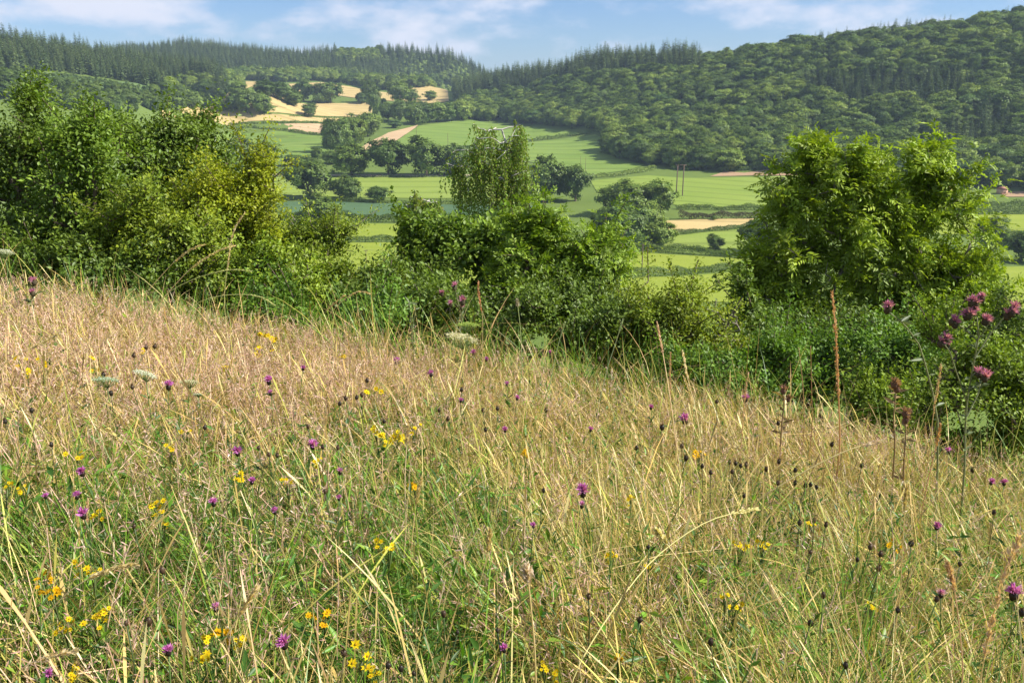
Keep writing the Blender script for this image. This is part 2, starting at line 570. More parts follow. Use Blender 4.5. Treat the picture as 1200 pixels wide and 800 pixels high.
for nm, poly, mt, lb in [
    ('pasture', [(250, 288), (400, 285), (490, 284), (610, 285), (640, 352), (250, 352)], 'f_lime', 'bright lime pasture lowest in the valley left of the centre bushes'),
    ('pasture', [(290, 261), (400, 262), (490, 263), (620, 263), (620, 281), (480, 281), (290, 281)], 'f_lime', 'narrow lime pasture between two hedges behind the leaning bush'),
    ('crop_field', [(312, 236), (400, 237), (500, 240), (640, 242), (640, 255), (490, 253), (312, 249)], 'f_teal', 'dull blue-green crop strip above the long dark hedge'),
    ('pasture', [(300, 207), (400, 208), (470, 208), (570, 208), (610, 232), (500, 233), (400, 231), (300, 228)], 'f_pale', 'pale green field in front of the row of dark oaks'),
    ('crop_field', [(692, 212), (760, 206), (800, 209), (930, 206), (1000, 212), (1000, 242), (930, 243), (800, 243), (760, 232), (700, 226)], 'f_crop', 'pale green field with tramlines around the twin-legged pole'),
    ('stubble_field', [(778, 259), (885, 256), (872, 266), (835, 269), (790, 273), (770, 270)], 'f_gold', 'small golden field right of the big round trees'),
    ('pasture', [(780, 277), (830, 272), (880, 267), (900, 290), (868, 297), (800, 291), (770, 288)], 'f_pale', 'small pale green field with a lone bush, below the golden field'),
    ('pasture', [(720, 294), (790, 299), (880, 304), (880, 311), (810, 316), (780, 320), (720, 320)], 'f_lime', 'lime pasture strip behind the pole right of centre'),
    ('pasture', [(720, 326), (790, 325), (870, 318), (900, 316), (930, 355), (720, 355)], 'f_lime', 'lime pasture just above the hedge right of centre'),
    ('pasture', [(1090, 254), (1150, 252), (1240, 252), (1240, 276), (1170, 275), (1090, 275)], 'f_lime', 'lime pasture at the right edge below the dark double hedge'),
    ('pasture', [(1080, 314), (1140, 314), (1240, 312), (1240, 366), (1080, 366)], 'f_lime', 'bright lime pasture low at the right edge'),
    ('crop_field', [(462, 168), (476, 158), (492, 148), (548, 140), (605, 148), (690, 157), (660, 160), (625, 164), (600, 166), (560, 169), (535, 174), (470, 173)], 'f_high', 'green crop field high under the far wood edge'),
    ('crop_field', [(560, 178), (600, 169), (640, 165), (697, 158), (711, 163), (708, 180), (755, 194), (735, 200), (690, 206), (640, 192), (590, 188)], 'f_high', 'green crop field partly in the shadow of the wood'),
    ('stubble_field', [(420, 176), (436, 165), (455, 156), (490, 147), (487, 150), (472, 160), (460, 168), (440, 177)], 'f_pink', 'pinkish stubble wedge left of the high green crop'),
    ('crop_field', [(195, 150), (270, 150), (330, 154), (386, 160), (385, 182), (340, 190), (300, 188), (250, 180), (195, 176)], 'f_high', 'pale green field below the straw-coloured fields on the left'),
    ('stubble_field', [(262, 147), (330, 146), (392, 146), (392, 158), (340, 153), (290, 149)], 'f_pink', 'pinkish straw strip between two thin hedges on the left slope'),
    ('stubble_field', [(190, 130), (215, 128), (250, 129), (310, 134), (350, 137), (400, 139), (400, 144), (340, 143), (290, 143), (250, 147), (190, 147)], 'f_gold', 'golden field below the clump of trees on the left slope'),
    ('barley_field', [(312, 132), (345, 124), (372, 121), (436, 121), (436, 137), (400, 137), (355, 136)], 'f_gold', 'golden field with one round tree standing alone'),
    ('barley_field', [(338, 99), (375, 97), (410, 102), (462, 110), (462, 119), (430, 117), (400, 113), (345, 107)], 'f_gold', 'upper golden field under the far conifer wood'),
    ('barley_field', [(470, 107), (523, 104), (526, 119), (500, 122), (466, 119)], 'f_gold', 'small golden field beside the foot of the dark conifers'),
    ('barley_field', [(228, 109), (262, 110), (300, 111), (336, 113), (336, 127), (280, 126), (228, 125)], 'f_gold', 'golden field showing between the trees on the left slope'),
    ('barley_field', [(288, 96), (310, 96), (312, 104), (288, 105)], 'f_gold', 'tiny golden patch at the foot of the far wood'),
    ('hill_clearing', [(10, 82), (80, 88), (130, 95), (200, 107), (262, 116), (232, 122), (170, 112), (110, 106), (50, 96), (0, 90)], 'f_clear', 'replanted light green clearing on the left hill'),
    ('track', [(300, 204), (400, 205), (480, 205), (570, 205), (570, 207.6), (480, 207.6), (400, 207.6), (300, 206.6)], 'f_track', 'thin dusty track at the foot of the oak row'),
    ('bare_earth', [(832, 207), (850, 201), (872, 203), (900, 199), (940, 200), (940, 206), (880, 206)], 'f_earth', 'bare earth bank at the foot of the right-hand wood'),
    ('bare_earth', [(1170, 226), (1240, 222), (1240, 231), (1180, 231)], 'f_earth', 'bare orange earth by the brick shed at the right edge')]:
    drape(nm, poly, mt, lb)


# ------------------------------------------------------------------ distant trees: prototypes
def clump_tree(seed, rx, h0, lobes, ncl, nleaf, ls, tall=1.0):
    """unit-height broadleaf crown: clumps of leaf faces on and inside several overlapping lobes; gaps between clumps"""
    g = np.random.default_rng(seed)
    L = []
    for _ in range(lobes):
        a = g.uniform(0, 2 * math.pi); k = g.uniform(0.12, 0.62) ** 0.8
        zz = g.uniform(0.20, 0.76)
        rr = g.uniform(0.13, 0.27)
        sq = math.sqrt(max(0.05, 1 - ((zz - 0.45) / 0.55) ** 2))
        L.append((rx * k * sq * math.cos(a), rx * k * sq * math.sin(a), zz, rr * rx * 2, rr * rx * 2, rr * 1.0))
    L.append((0, 0, 0.47, rx * 0.78, rx * 0.78, 0.44))
    L = np.array(L)
    w = L[:, 3] * L[:, 5]; w /= w.sum()
    cen = []
    while len(cen) < ncl:
        l = L[g.choice(len(L), p=w)]
        d = unit(g.normal(size=3)); d[2] = abs(d[2]) if g.random() < 0.5 else d[2]
        p = l[:3] + d * l[3:] * g.uniform(0.72, 1.04)
        if p[2] < h0 + 0.05 * g.random() or p[2] > 1.0: continue
        cen.append(p)
    cen = np.array(cen)
    cid = np.repeat(np.arange(ncl), nleaf)
    pos = cen[cid] + g.normal(size=(len(cid), 3)) * np.array([0.04, 0.04, 0.03]) * (rx / 0.45)
    outw = unit(cen - np.array([0, 0, 0.42]))[cid]
    nrm = unit(outw + np.array([0, 0, 0.25]) + g.normal(size=(len(cid), 3)) * 0.36)
    d = unit(np.cross(nrm, unit(g.normal(size=(len(cid), 3)))))
    s = ls * g.uniform(0.6, 1.3, len(cid))
    V, F = leaves(pos, d, nrm, s, s * 0.85, 0.12)
    tint = (g.uniform(0.72, 1.28, ncl)[cid] * g.uniform(0.9, 1.1, len(cid)))
    c = np.repeat(np.stack([tint * g.uniform(0.92, 1.1, len(cid)), tint, tint * 0.95], 1), 4, 0)
    V[:, 2] = np.clip(V[:, 2], 0.0, 1.03)
    return V, F, c


def trunk_small(g, r=0.03, h=0.55):
    p0, p1, r0, r1 = [np.array([0, 0, -0.03])], [np.array([g.uniform(-.03, .03), g.uniform(-.03, .03), h * 0.55])], [r], [r * 0.7]
    top = p1[0]
    for _ in range(6):
        a = g.uniform(0, 6.28)
        e = top + np.array([math.cos(a) * 0.2, math.sin(a) * 0.2, g.uniform(0.12, 0.32)])
        p0.append(top); p1.append(e); r0.append(r * 0.5); r1.append(r * 0.15)
    return segs(np.array(p0), np.array(p1), np.array(r0), np.array(r1), 5)


def conifer(seed, whorls, nb, width):
    g = np.random.default_rng(seed)
    pos, d, nr, ln, wd, tint = [], [], [], [], [], []
    for i in range(whorls):
        t = (i + 0.5) / whorls
        z = 0.07 + 0.93 * t + g.uniform(-0.012, 0.012)
        rad = width * (1 - t) ** 0.8 * g.uniform(0.8, 1.15) * min(1, 0.55 + t * 3) + 0.012
        n = max(3, int(nb * (1 - t * 0.6)))
        a0 = g.uniform(0, 6.28)
        for k in range(n):
            a = a0 + 6.283 * k / n + g.uniform(-.25, .25)
            rk = rad * g.uniform(0.65, 1.15)
            tt = g.uniform(0.75, 1.25)
            droop = g.uniform(-0.55, -0.1) + t * 0.5
            bd = np.array([math.cos(a), math.sin(a), droop])
            for q in (0.12, 0.38, 0.62, 0.8):
                for sgn in (-1, 0, 1):
                    sd = np.array([-math.sin(a), math.cos(a), 0]) * sgn * 0.7
                    pos.append(np.array([0, 0, z]) + bd * rk * q)
                    d.append(unit(bd + sd + g.normal(size=3) * 0.18))
                    nr.append(unit(np.array([0, 0, 1.0]) + g.normal(size=3) * 0.4 + bd * 0.4))
                    l = rk * 0.42 * g.uniform(0.7, 1.2) + 0.01
                    ln.append(l); wd.append(l * 0.45); tint.append(tt * g.uniform(0.8, 1.2))
    V, F = leaves(np.array(pos), np.array(d), np.array(nr), np.array(ln), np.array(wd), -0.1)
    tint = np.array(tint)
    c = np.repeat(np.stack([tint, tint, tint * 0.97], 1), 4, 0)
    return V, F, c


M['far_broad'] = plant_mat('far_broadleaf', (0.11, 0.185, 0.03), (0.28, 0.365, 0.065), trans=0.2, gloss=0.02)
M['far_dark'] = plant_mat('far_oak', (0.09, 0.15, 0.028), (0.165, 0.24, 0.04), trans=0.18, gloss=0.02)
M['far_conifer'] = plant_mat('far_conifer', (0.10, 0.16, 0.06), (0.20, 0.265, 0.095), trans=0.15, gloss=0.02)
M['far_scrub'] = plant_mat('far_scrub', (0.11, 0.19, 0.05), (0.20, 0.28, 0.08), trans=0.25, gloss=0.02)
M['far_grey'] = plant_mat('far_grey_green', (0.11, 0.175, 0.035), (0.16, 0.235, 0.055), trans=0.25, gloss=0.02)

CROWN, TRUNK, WOOD, CONI = [], [], [], []
for i in range(6):
    V, F, c = clump_tree(100 + i, 0.5, [0.07, 0.03, 0.10, 0.03, 0.06, 0.02][i], [9, 12, 8, 14, 10, 12][i], 130, 66, 0.05)
    CROWN.append((V, F, c))
    g = np.random.default_rng(300 + i)
    TRUNK.append(trunk_small(g))
crown_me = {}


def crown_mesh(i, mat):
    if (i, mat) not in crown_me:
        V, F, c = CROWN[i]
        crown_me[(i, mat)] = make_mesh('crown', V, F, M[mat], c)
    return crown_me[(i, mat)]


trunk_me = [make_mesh('trunk', V, F, M['bark']) for V, F in TRUNK]


def wood_mesh(i, mat, name='wood_tree'):
    key = ('w', i, mat)
    if key not in crown_me:
        V, F, c = CROWN[i]
        TV, TF = TRUNK[i]
        VV = np.concatenate([V, TV])
        crown_me[key] = make_mesh(name, VV, [F, TF + len(V)], [M[mat], M['bark']], np.concatenate([c, np.ones((len(TV), 3))]),
                                  mi=[0] * len(F) + [1] * len(TF))
    return crown_me[key]


coni_me = []
for i, (wh, nb, w) in enumerate([(24, 9, 0.17), (26, 9, 0.14), (22, 8, 0.20), (26, 8, 0.155)]):
    V, F, c = conifer(500 + i, wh, nb, w)
    TV, TF = segs(np.array([[0, 0, -0.03]]), np.array([[0, 0, 0.9]]), np.array([0.012]), np.array([0.003]), 5)
    coni_me.append(make_mesh('conifer', np.concatenate([V, TV]), [F, TF + len(V)], [M['far_conifer'], M['bark']],
                             np.concatenate([c, np.ones((len(TV), 3))]), mi=[0] * len(F) + [1] * len(TF)))

# ------------------------------------------------------------------ trees standing in the fields and hedges: px, base py, height px, width px, material, variant
FT = [
    (412, 206, 37, 48, 'd', 0, 'dark oak, first from the left in the row before the pale field'),
    (455, 206, 44, 52, 'd', 1, 'dark oak, second from the left in the row before the pale field'),
    (500, 207, 44, 48, 'd', 2, 'broad dark oak with a visible trunk, third in the row before the pale field'),
    (534, 206, 36, 42, 'd', 3, 'dark oak, last of the row and closest to the birch'),
    (640, 236, 52, 52, 'd', 4, 'tall dark tree just right of the birch crown'),
    (674, 236, 44, 42, 'd', 1, 'dark round tree second right of the birch crown'),
    (318, 197, 34, 44, 'd', 5, 'dark tree beside the tip of the golden bush'),
    (286, 190, 32, 38, 'd', 3, 'dark tree peeping over the golden bush'),
    (362, 233, 46, 56, 'd', 1, 'big dark tree behind the thin pole at the left of the pale field'),
    (409, 234, 29, 40, 'g', 3, 'brownish green shrubby tree right of the big dark tree'),
    (446, 236, 19, 34, 'd', 5, 'low dark bush at the hedge end under the pale field'),
    (377, 263, 35, 56, 'd', 3, 'round dark tree directly above the leaning bush'),
    (735, 252, 42, 66, 'd', 3, 'dark dome-shaped tree, left half of the pair by the twin-legged pole'),
    (772, 252, 44, 52, 'd', 5, 'dark dome-shaped tree, right half of the pair by the twin-legged pole'),
    (733, 292, 58, 72, 'g', 5, 'big grey-green tree in front of the dark domes'),
    (712, 288, 44, 46, 'g', 3, 'lower grey-green tree at the left side of the big grey-green one'),
    (758, 280, 44, 48, 'b', 3, 'mid-green tree between the dark domes and the bright bushy tree'),
    (772, 290, 34, 40, 'b', 3, 'bright green bushy tree at the foot of the grey-green tree'),
    (838, 293, 18, 24, 'd', 2, 'small two-headed tree alone in the little pale green field'),
    (836, 258, 6, 8, 'd', 5, 'tiny bush standing in the small golden field'),
    (888, 297, 42, 48, 'd', 1, 'dark tree half hidden by the left side of the ash'),
    (1160, 292, 40, 40, 'd', 4, 'dark tree just right of the ash against the lime pasture'),
    (1196, 306, 36, 50, 'd', 1, 'dark tree cut by the right edge of the photo'),
    (362, 137, 15, 20, 'd', 2, 'round tree standing alone in a golden field'),
    (220, 147, 15, 17, 'g', 3, 'small round tree alone on the golden field at far left'),
    (250, 147, 6, 8, 'd', 5, 'tiny bush at the end of the thin hedge on the left slope'),
    (207, 130, 22, 26, 'd', 0, 'tree at the left end of the clump under the clearing'),
    (228, 129, 22, 26, 'd', 1, 'second tree of the clump under the clearing'),
    (258, 131, 17, 18, 'd', 3, 'small tree between two gaps of golden field'),
    (274, 132, 22, 22, 'd', 4, 'dark tree left of the tallest of the slope clump'),
    (290, 133, 27, 28, 'd', 1, 'tallest dark tree of the clump above the golden field'),
    (307, 134, 25, 25, 'd', 5, 'dark tree at the right end of the clump above the golden field'),
    (330, 117, 20, 24, 'd', 0, 'tree behind the clump, left of the upper golden gap'),
    (344, 124, 18, 24, 'd', 3, 'tree at the left edge of the field with the lone tree'),
    (356, 118, 22, 26, 'd', 2, 'tree above the field with the lone tree'),
    (372, 121, 22, 26, 'd', 4, 'left of two big trees on the upper golden field edge'),
    (388, 121, 24, 32, 'd', 1, 'right of two big trees on the upper golden field edge'),
    (278, 113, 18, 24, 'd', 5, 'tree under the far left conifers'),
    (310, 113, 18, 28, 'd', 0, 'tree under the far conifers beside the tiny golden patch'),
    (245, 114, 18, 24, 'd', 3, 'tree at the tail of the left conifer wood'),
    (424, 122, 13, 14, 'd', 0, 'small tree left of the tall narrow one'),
    (438, 137, 32, 19, 'd', 2, 'tall narrow tree on the golden field edge'),
    (434, 120, 24, 20, 'd', 4, 'dark tree just behind the tall narrow one'),
    (449, 121, 6, 8, 'd', 5, 'tiny bush in the upper golden field'),
    (468, 124, 28, 30, 'd', 1, 'dark tree between the two upper golden fields'),
    (482, 121, 18, 20, 'd', 3, 'smaller dark tree between the two upper golden fields'),
    (503, 118, 12, 18, 'd', 5, 'small tree before the golden patch by the conifers'),
    (393, 180, 40, 28, 'g', 4, 'grey-green tree at the lower left of the slanting clump'),
    (404, 174, 36, 32, 'b', 1, 'front tree of the slanting clump in mid valley'),
    (418, 168, 33, 32, 'b', 3, 'middle tree of the slanting clump in mid valley'),
    (431, 160, 27, 28, 'd', 0, 'upper tree of the slanting clump in mid valley'),
    (440, 154, 20, 22, 'b', 5, 'topmost tree of the slanting clump in mid valley'),
    (385, 170, 26, 20, 'd', 2, 'dark tree throwing a shadow onto the pale green field'),
    (372, 187, 14, 14, 'd', 4, 'small dark tree between the scrub and the pale green field'),
    (345, 194, 14, 26, 'g', 5, 'low scrubby bush left of the oak row'),
    (368, 200, 14, 34, 'g', 3, 'low scrubby bush at the left end of the oak row'),
    (392, 192, 16, 30, 'g', 5, 'scrubby bush behind the first oak of the row'),
    (455, 141, 20, 22, 'g', 0, 'first tree of the band below the conifer hill'),
    (469, 143, 26, 26, 'g', 1, 'second tree of the band below the conifer hill'),
    (485, 146, 26, 26, 'd', 3, 'dark third tree of the band below the conifer hill'),
    (499, 144, 24, 22, 's', 4, 'light green tree in the band below the conifer hill'),
    (512, 143, 24, 26, 'b', 5, 'fifth tree of the band below the conifer hill'),
    (527, 142, 22, 26, 'b', 1, 'sixth tree of the band below the conifer hill'),
    (541, 141, 23, 26, 'b', 0, 'last tree of the band where it meets the right-hand wood'),
    (462, 150, 10, 18, 's', 5, 'low bush at the head of the stubble wedge'),
]
FMAT = {'d': 'far_dark', 'g': 'far_grey', 'b': 'far_broad', 's': 'far_scrub'}
for i, (px, py, hp, wp, mt, va, lb) in enumerate(FT):
    p = hit(px, py)
    dist = p[1] * (cT + sT * 0.1)
    root = empty('bush' if hp < 20 and wp > hp * 1.2 else 'field_tree', p, random.uniform(0, 6.28))
    tag(root, lb, 'tree', 'trees standing in the valley fields')
    mesh_obj('trunk', trunk_me[va], root)
    mesh_obj('crown', crown_mesh(va, FMAT[mt]), root)
    w = wp * dist / 1000 * 1.04
    root.scale = (w, w, hp * dist / 1000 * 1.04)


# ------------------------------------------------------------------ hedges
def hedge(poly, h, w, mat, label, hv=0.35, dens=1.0, ls=None):
    pts = np.array([hit(px, py) for px, py in poly])
    seg = np.linalg.norm(np.diff(pts[:, :2], axis=0), axis=1)
    cum = np.concatenate([[0], np.cumsum(seg)])
    ln = cum[-1]
    D = pts[:, 1].mean()
    ls = ls or max(0.3, D * 0.0011)
    n = int(min(26000, ln * (2 * h + w) / (ls * ls) * 2.0 * dens))
    s = rng.uniform(0, ln, n)
    x = np.interp(s, cum, pts[:, 0]); y = np.interp(s, cum, pts[:, 1])
    dx = np.interp(s, cum, np.gradient(pts[:, 0], cum)); dy = np.interp(s, cum, np.gradient(pts[:, 1], cum))
    t = unit(np.stack([dx, dy, 0 * dx], 1))
    side = np.stack([-t[:, 1], t[:, 0], 0 * dx], 1)
    ph = rng.uniform(0, 6.28, 6)
    hh = h * (1 + hv * (0.5 * np.sin(s / 4.1 + ph[0]) + 0.35 * np.sin(s / 1.9 + ph[1]) + 0.5 * np.sin(s / 11 + ph[2])))
    ww = w * (1 + 0.25 * np.sin(s / 3.3 + ph[3]) + 0.2 * np.sin(s / 7.7 + ph[4]))
    a = rng.uniform(0, math.pi, n)
    k = rng.uniform(0.8, 1.03, n)
    cx, cz = np.cos(a), np.sin(a)
    e = 0.55
    ox = np.sign(cx) * np.abs(cx) ** e * ww / 2 * k
    oz = np.abs(cz) ** e * hh * k
    pos = np.stack([x, y, zfun(x, y)], 1) + side * ox[:, None] + np.array([0, 0, 1.0]) * oz[:, None]
    nr = unit(side * cx[:, None] + np.array([0, 0, 1.0]) * cz[:, None] + rng.normal(size=(n, 3)) * 0.5)
    d = np.cross(nr, rand_dirs(n))
    sz = ls * rng.uniform(0.6, 1.4, n)
    V, F = leaves(pos, d, nr, sz, sz * 0.8, 0.1)
    tt = rng.uniform(0.7, 1.3, n)
    c = np.repeat(np.stack([tt * rng.uniform(0.9, 1.15, n), tt, tt], 1), 4, 0)
    base = pts[0]
    o = mesh_obj('hedge', make_mesh('hedge', V - base, F, M[mat], c), None, base)
    tag(o, label, 'hedge', 'hedges dividing the valley fields')


M['hedge_brown'] = plant_mat('hedge_brown', (0.085, 0.085, 0.035), (0.13, 0.12, 0.05), trans=0.2, gloss=0.02)
for poly, h, w, mt, lb in [
    ([(380, 284), (440, 284), (490, 283), (560, 283), (615, 284)], 2.6, 3, 'far_grey', 'hedge between the two lime pastures left of the centre bushes'),
    ([(290, 258), (400, 259), (490, 261), (560, 261), (630, 261)], 4.2, 4, 'far_dark', 'tall dark hedge under the blue-green crop strip'),
    ([(395, 236), (450, 238), (500, 239), (620, 240)], 2.0, 3, 'far_dark', 'low dark hedge under the pale field'),
    ([(300, 207.5), (400, 208), (480, 208), (570, 208)], 1.2, 2, 'far_grey', 'thin low hedge along the track by the oaks'),
    ([(792, 245), (840, 246), (886, 246), (950, 246)], 3.0, 4, 'far_dark', 'dark hedge on the lower edge of the tramlined field'),
    ([(795, 257), (840, 257), (886, 256), (950, 254)], 4.2, 3, 'hedge_brown', 'brownish hedge right above the small golden field'),
    ([(784, 277), (820, 272.5), (850, 270), (880, 266)], 2.4, 3, 'far_grey', 'hedge between the small golden and small pale green fields'),
    ([(725, 290), (760, 294), (800, 297), (840, 300), (880, 304)], 3.2, 4, 'far_dark', 'rough dark hedge behind the pole right of centre'),
    ([(725, 325), (752, 325), (782, 323)], 3.0, 4, 'far_grey', 'short hedge at the foot of the pole right of centre'),
    ([(790, 322), (830, 319), (872, 313), (905, 312)], 3.0, 3, 'far_grey', 'clipped hedge slanting up to the ash'),
    ([(690, 209), (720, 207), (750, 202), (768, 199)], 3.0, 4, 'far_broad', 'hedge dividing the shaded crop field from the tramlined one'),
    ([(600, 167.5), (630, 165), (665, 160.5), (695, 156)], 3.5, 4, 'far_dark', 'thin slanting hedge across the high green fields'),
    ([(268, 147), (300, 145.5), (340, 145), (392, 145)], 2.6, 4, 'far_dark', 'thin hedge above the pinkish straw strip'),
    ([(255, 150), (290, 150.5), (340, 154), (390, 160)], 3.0, 4, 'far_dark', 'thin hedge below the pinkish straw strip'),
    ([(340, 137), (360, 137.5), (400, 139)], 2.2, 3, 'far_dark', 'short low hedge beneath the lone round tree'),
    ([(1130, 246), (1170, 245), (1240, 245)], 5.0, 5, 'far_dark', 'tall dark hedge at the right edge below the shed'),
    ([(1130, 252), (1170, 251), (1240, 251)], 2.4, 3, 'far_grey', 'low grey hedge at the right edge above the lime pasture'),
    ([(842, 201), (880, 199), (930, 198), (1000, 205)], 4.0, 6, 'far_dark', 'dark scrub hedge along the foot of the right-hand wood'),
    ([(472, 175), (510, 175.5), (545, 174), (580, 176)], 2.6, 3, 'far_grey', 'hedge along the top of the field behind the oaks'),
    ([(1130, 277), (1170, 277), (1240, 277)], 2.6, 4, 'far_dark', 'hedge below the lime pasture at the right edge'),
    ([(340, 188), (370, 185), (400, 182)], 2.4, 4, 'far_broad', 'scrubby hedge at the bottom of the pale green left field'),
]:
    hedge(poly, h, w, mt, lb)


# ------------------------------------------------------------------ woods
def in_poly(x, y, poly):
    ins = np.zeros(len(x), bool)
    n = len(poly)
    j = n - 1
    for i in range(n):
        xi, yi = poly[i][:2]; xj, yj = poly[j][:2]
        c = ((yi > y) != (yj > y)) & (x < (xj - xi) * (y - yi) / (yj - yi + 1e-12) + xi)
        ins ^= c
        j = i
    return ins


def scatter(poly, sp, jit=0.42):
    poly = np.array(poly)
    x0, y0 = poly[:, 0].min(), poly[:, 1].min()
    x1, y1 = poly[:, 0].max(), poly[:, 1].max()
    gx, gy = np.meshgrid(np.arange(x0, x1, sp), np.arange(y0, y1, sp * 0.87))
    gx[1::2] += sp / 2
    x = gx.ravel() + rng.uniform(-jit, jit, gx.size) * sp
    y = gy.ravel() + rng.uniform(-jit, jit, gx.size) * sp
    k = in_poly(x, y, poly)
    return x[k], y[k]


def ridge_pts(rd, k):
    return [P(px, py, D * k)[:2] for px, py, D in rd]


def lownoise(x, y, s, seed):
    return np.array([mnoise.noise(Vector((a / s, b / s, seed))) for a, b in zip(x, y)])


def wood_points(name, x, y):
    z = zfun(x, y)
    return np.stack([x, y, z], 1)


def instance_stuff(name, label, cat, pts, scl, protos):
    """one object: geometry nodes put a linked tree on each point"""
    me = bpy.data.meshes.new(name)
    me.vertices.add(len(pts))
    me.vertices.foreach_set('co', pts.astype(np.float32).ravel())
    a = me.attributes.new('scl', 'FLOAT_VECTOR', 'POINT'); a.data.foreach_set('vector', scl.astype(np.float32).ravel())
    rot = np.zeros((len(pts), 3), np.float32); rot[:, 2] = rng.uniform(0, 6.28, len(pts))
    rot[:, :2] = rng.normal(size=(len(pts), 2)) * 0.03
    a = me.attributes.new('rot', 'FLOAT_VECTOR', 'POINT'); a.data.foreach_set('vector', rot.ravel())
    col = bpy.data.collections.new(name + '_kinds')
    for k, pm in enumerate(protos):
        col.objects.link(bpy.data.objects.new(name + '_kind', pm))
    ng = bpy.data.node_groups.new(name, 'GeometryNodeTree')
    ng.interface.new_socket('Geometry', in_out='INPUT', socket_type='NodeSocketGeometry')
    ng.interface.new_socket('Geometry', in_out='OUTPUT', socket_type='NodeSocketGeometry')
    N, L = ng.nodes, ng.links
    gi, go = N.new('NodeGroupInput'), N.new('NodeGroupOutput')
    m2p = N.new('GeometryNodeMeshToPoints')
    iop = N.new('GeometryNodeInstanceOnPoints')
    ci = N.new('GeometryNodeCollectionInfo')
    ci.inputs['Collection'].default_value = col
    ci.inputs['Separate Children'].default_value = True
    ci.inputs['Reset Children'].default_value = True
    iop.inputs['Pick Instance'].default_value = True
    s_, r_ = N.new('GeometryNodeInputNamedAttribute'), N.new('GeometryNodeInputNamedAttribute')
    s_.data_type = r_.data_type = 'FLOAT_VECTOR'
    s_.inputs['Name'].default_value = 'scl'; r_.inputs['Name'].default_value = 'rot'
    e2r = N.new('FunctionNodeEulerToRotation')
    L.new(gi.outputs[0], m2p.inputs['Mesh'])
    L.new(m2p.outputs[0], iop.inputs['Points'])
    L.new(ci.outputs[0], iop.inputs['Instance'])
    L.new(r_.outputs[0], e2r.inputs[0])
    L.new(e2r.outputs[0], iop.inputs['Rotation'])
    L.new(s_.outputs[0], iop.inputs['Scale'])
    L.new(iop.outputs[0], go.inputs[0])
    o = mesh_obj(name, me)
    md = o.modifiers.new('trees', 'NODES')
    md.node_group = ng
    tag(o, label, cat, kind='stuff')
    return o


def plant_wood(x, y, h, w, protos, n_ind, name, cat, ind_label, grp, stuff_name, stuff_label, key=None):
    pts = np.stack([x, y, zfun(x, y) - 0.3], 1)
    scl = np.stack([w, w, h], 1)
    px, py = proj(pts)
    inview = (px > -10) & (px < 1210)
    score = np.where(inview, h / np.maximum(y, 1) if key is None else key, -1)
    order = np.argsort(-score)
    ind = order[:n_ind]; rest = order[n_ind:]
    for k in ind:
        o = mesh_obj(name, protos[int(rng.integers(len(protos)))], None, pts[k])
        o.rotation_euler = (rng.normal() * 0.03, rng.normal() * 0.03, rng.uniform(0, 6.28))
        o.scale = scl[k]
        tag(o, ind_label, cat, grp)
    if len(rest):
        instance_stuff(stuff_name, stuff_label, 'wood', pts[rest], scl[rest], protos)


# right-hand wood
edge = [hit(px, py)[:2] for px, py in [(540, 139), (580, 143), (620, 147), (660, 151), (697, 154), (716, 160), (712, 184), (740, 190), (765, 194), (800, 199), (850, 201), (900, 200), (960, 205), (1050, 212), (1130, 219), (1170, 222), (1240, 226), (1330, 232)]]
top = ridge_pts(RIDGE_R, 1.06)[::-1]
polyR = edge + [P(1330, 15, 900)[:2]] + top
x, y = scatter(polyR, 11.0, 0.6)
pp = np.stack([x, y, zfun(x, y)], 1)
px, py = proj(pp)
rid = np.interp(px, [r_[0] for r_ in RIDGE_R], [r_[1] for r_ in RIDGE_R])
nz = lownoise(x, y, 75, 3.3)
near_ridge = py - rid
cmask = ((px < 820) & (near_ridge < 10 + (820 - px) * 0.02)) | ((px >= 820) & (near_ridge < 5) & (nz > 0.42)) | ((px > 940) & (nz > 0.3) & (near_ridge > 14)) | ((px > 1000) & (py > 95) & (py < 150) & (nz > 0.1)) | ((px < 560) & (py < 125))
bx, by = x[~cmask], y[~cmask]
nb_ = len(bx)
bh = rng.uniform(11, 20, nb_) * (1 + 0.15 * lownoise(bx, by, 40, 9.1))
bw = bh * rng.uniform(0.85, 1.6, nb_)
m_b = [wood_mesh(i, 'far_broad') for i in range(6)] + [wood_mesh(i, 'far_dark') for i in (0, 3, 1)] + [wood_mesh(2, 'far_grey'), wood_mesh(5, 'far_scrub')]
plant_wood(bx, by, bh, bw, m_b, 290, 'broadleaf_tree', 'broadleaf tree', 'leafy broadleaf tree in the wood covering the lower right-hand hill',
           'broadleaf trees of the right-hand wood', 'broadleaf_wood', 'mixed green broadleaf wood on the upper right-hand hill')
x2, y2 = scatter(polyR, 7.6)
pp = np.stack([x2, y2, zfun(x2, y2)], 1)
px, py = proj(pp)
rid = np.interp(px, [r_[0] for r_ in RIDGE_R], [r_[1] for r_ in RIDGE_R])
nz = lownoise(x2, y2, 75, 3.3)
near_ridge = py - rid
cm = ((px < 820) & (near_ridge < 10 + (820 - px) * 0.02)) | ((px >= 820) & (near_ridge < 5) & (nz > 0.42)) | ((px > 940) & (nz > 0.3) & (near_ridge > 14)) | ((px > 1000) & (py > 95) & (py < 150) & (nz > 0.1)) | ((px < 560) & (py < 125))
cx_, cy_ = x2[cm], y2[cm]
ch = np.where(proj(np.stack([cx_, cy_, zfun(cx_, cy_)], 1))[0] > 820, 0.72, 1.0) * rng.uniform(15, 32, len(cx_)) * (1 + 0.25 * lownoise(cx_, cy_, 45, 2.2)); cw = ch * rng.uniform(0.9, 1.2, len(cx_))
px, py = px[cm], py[cm]
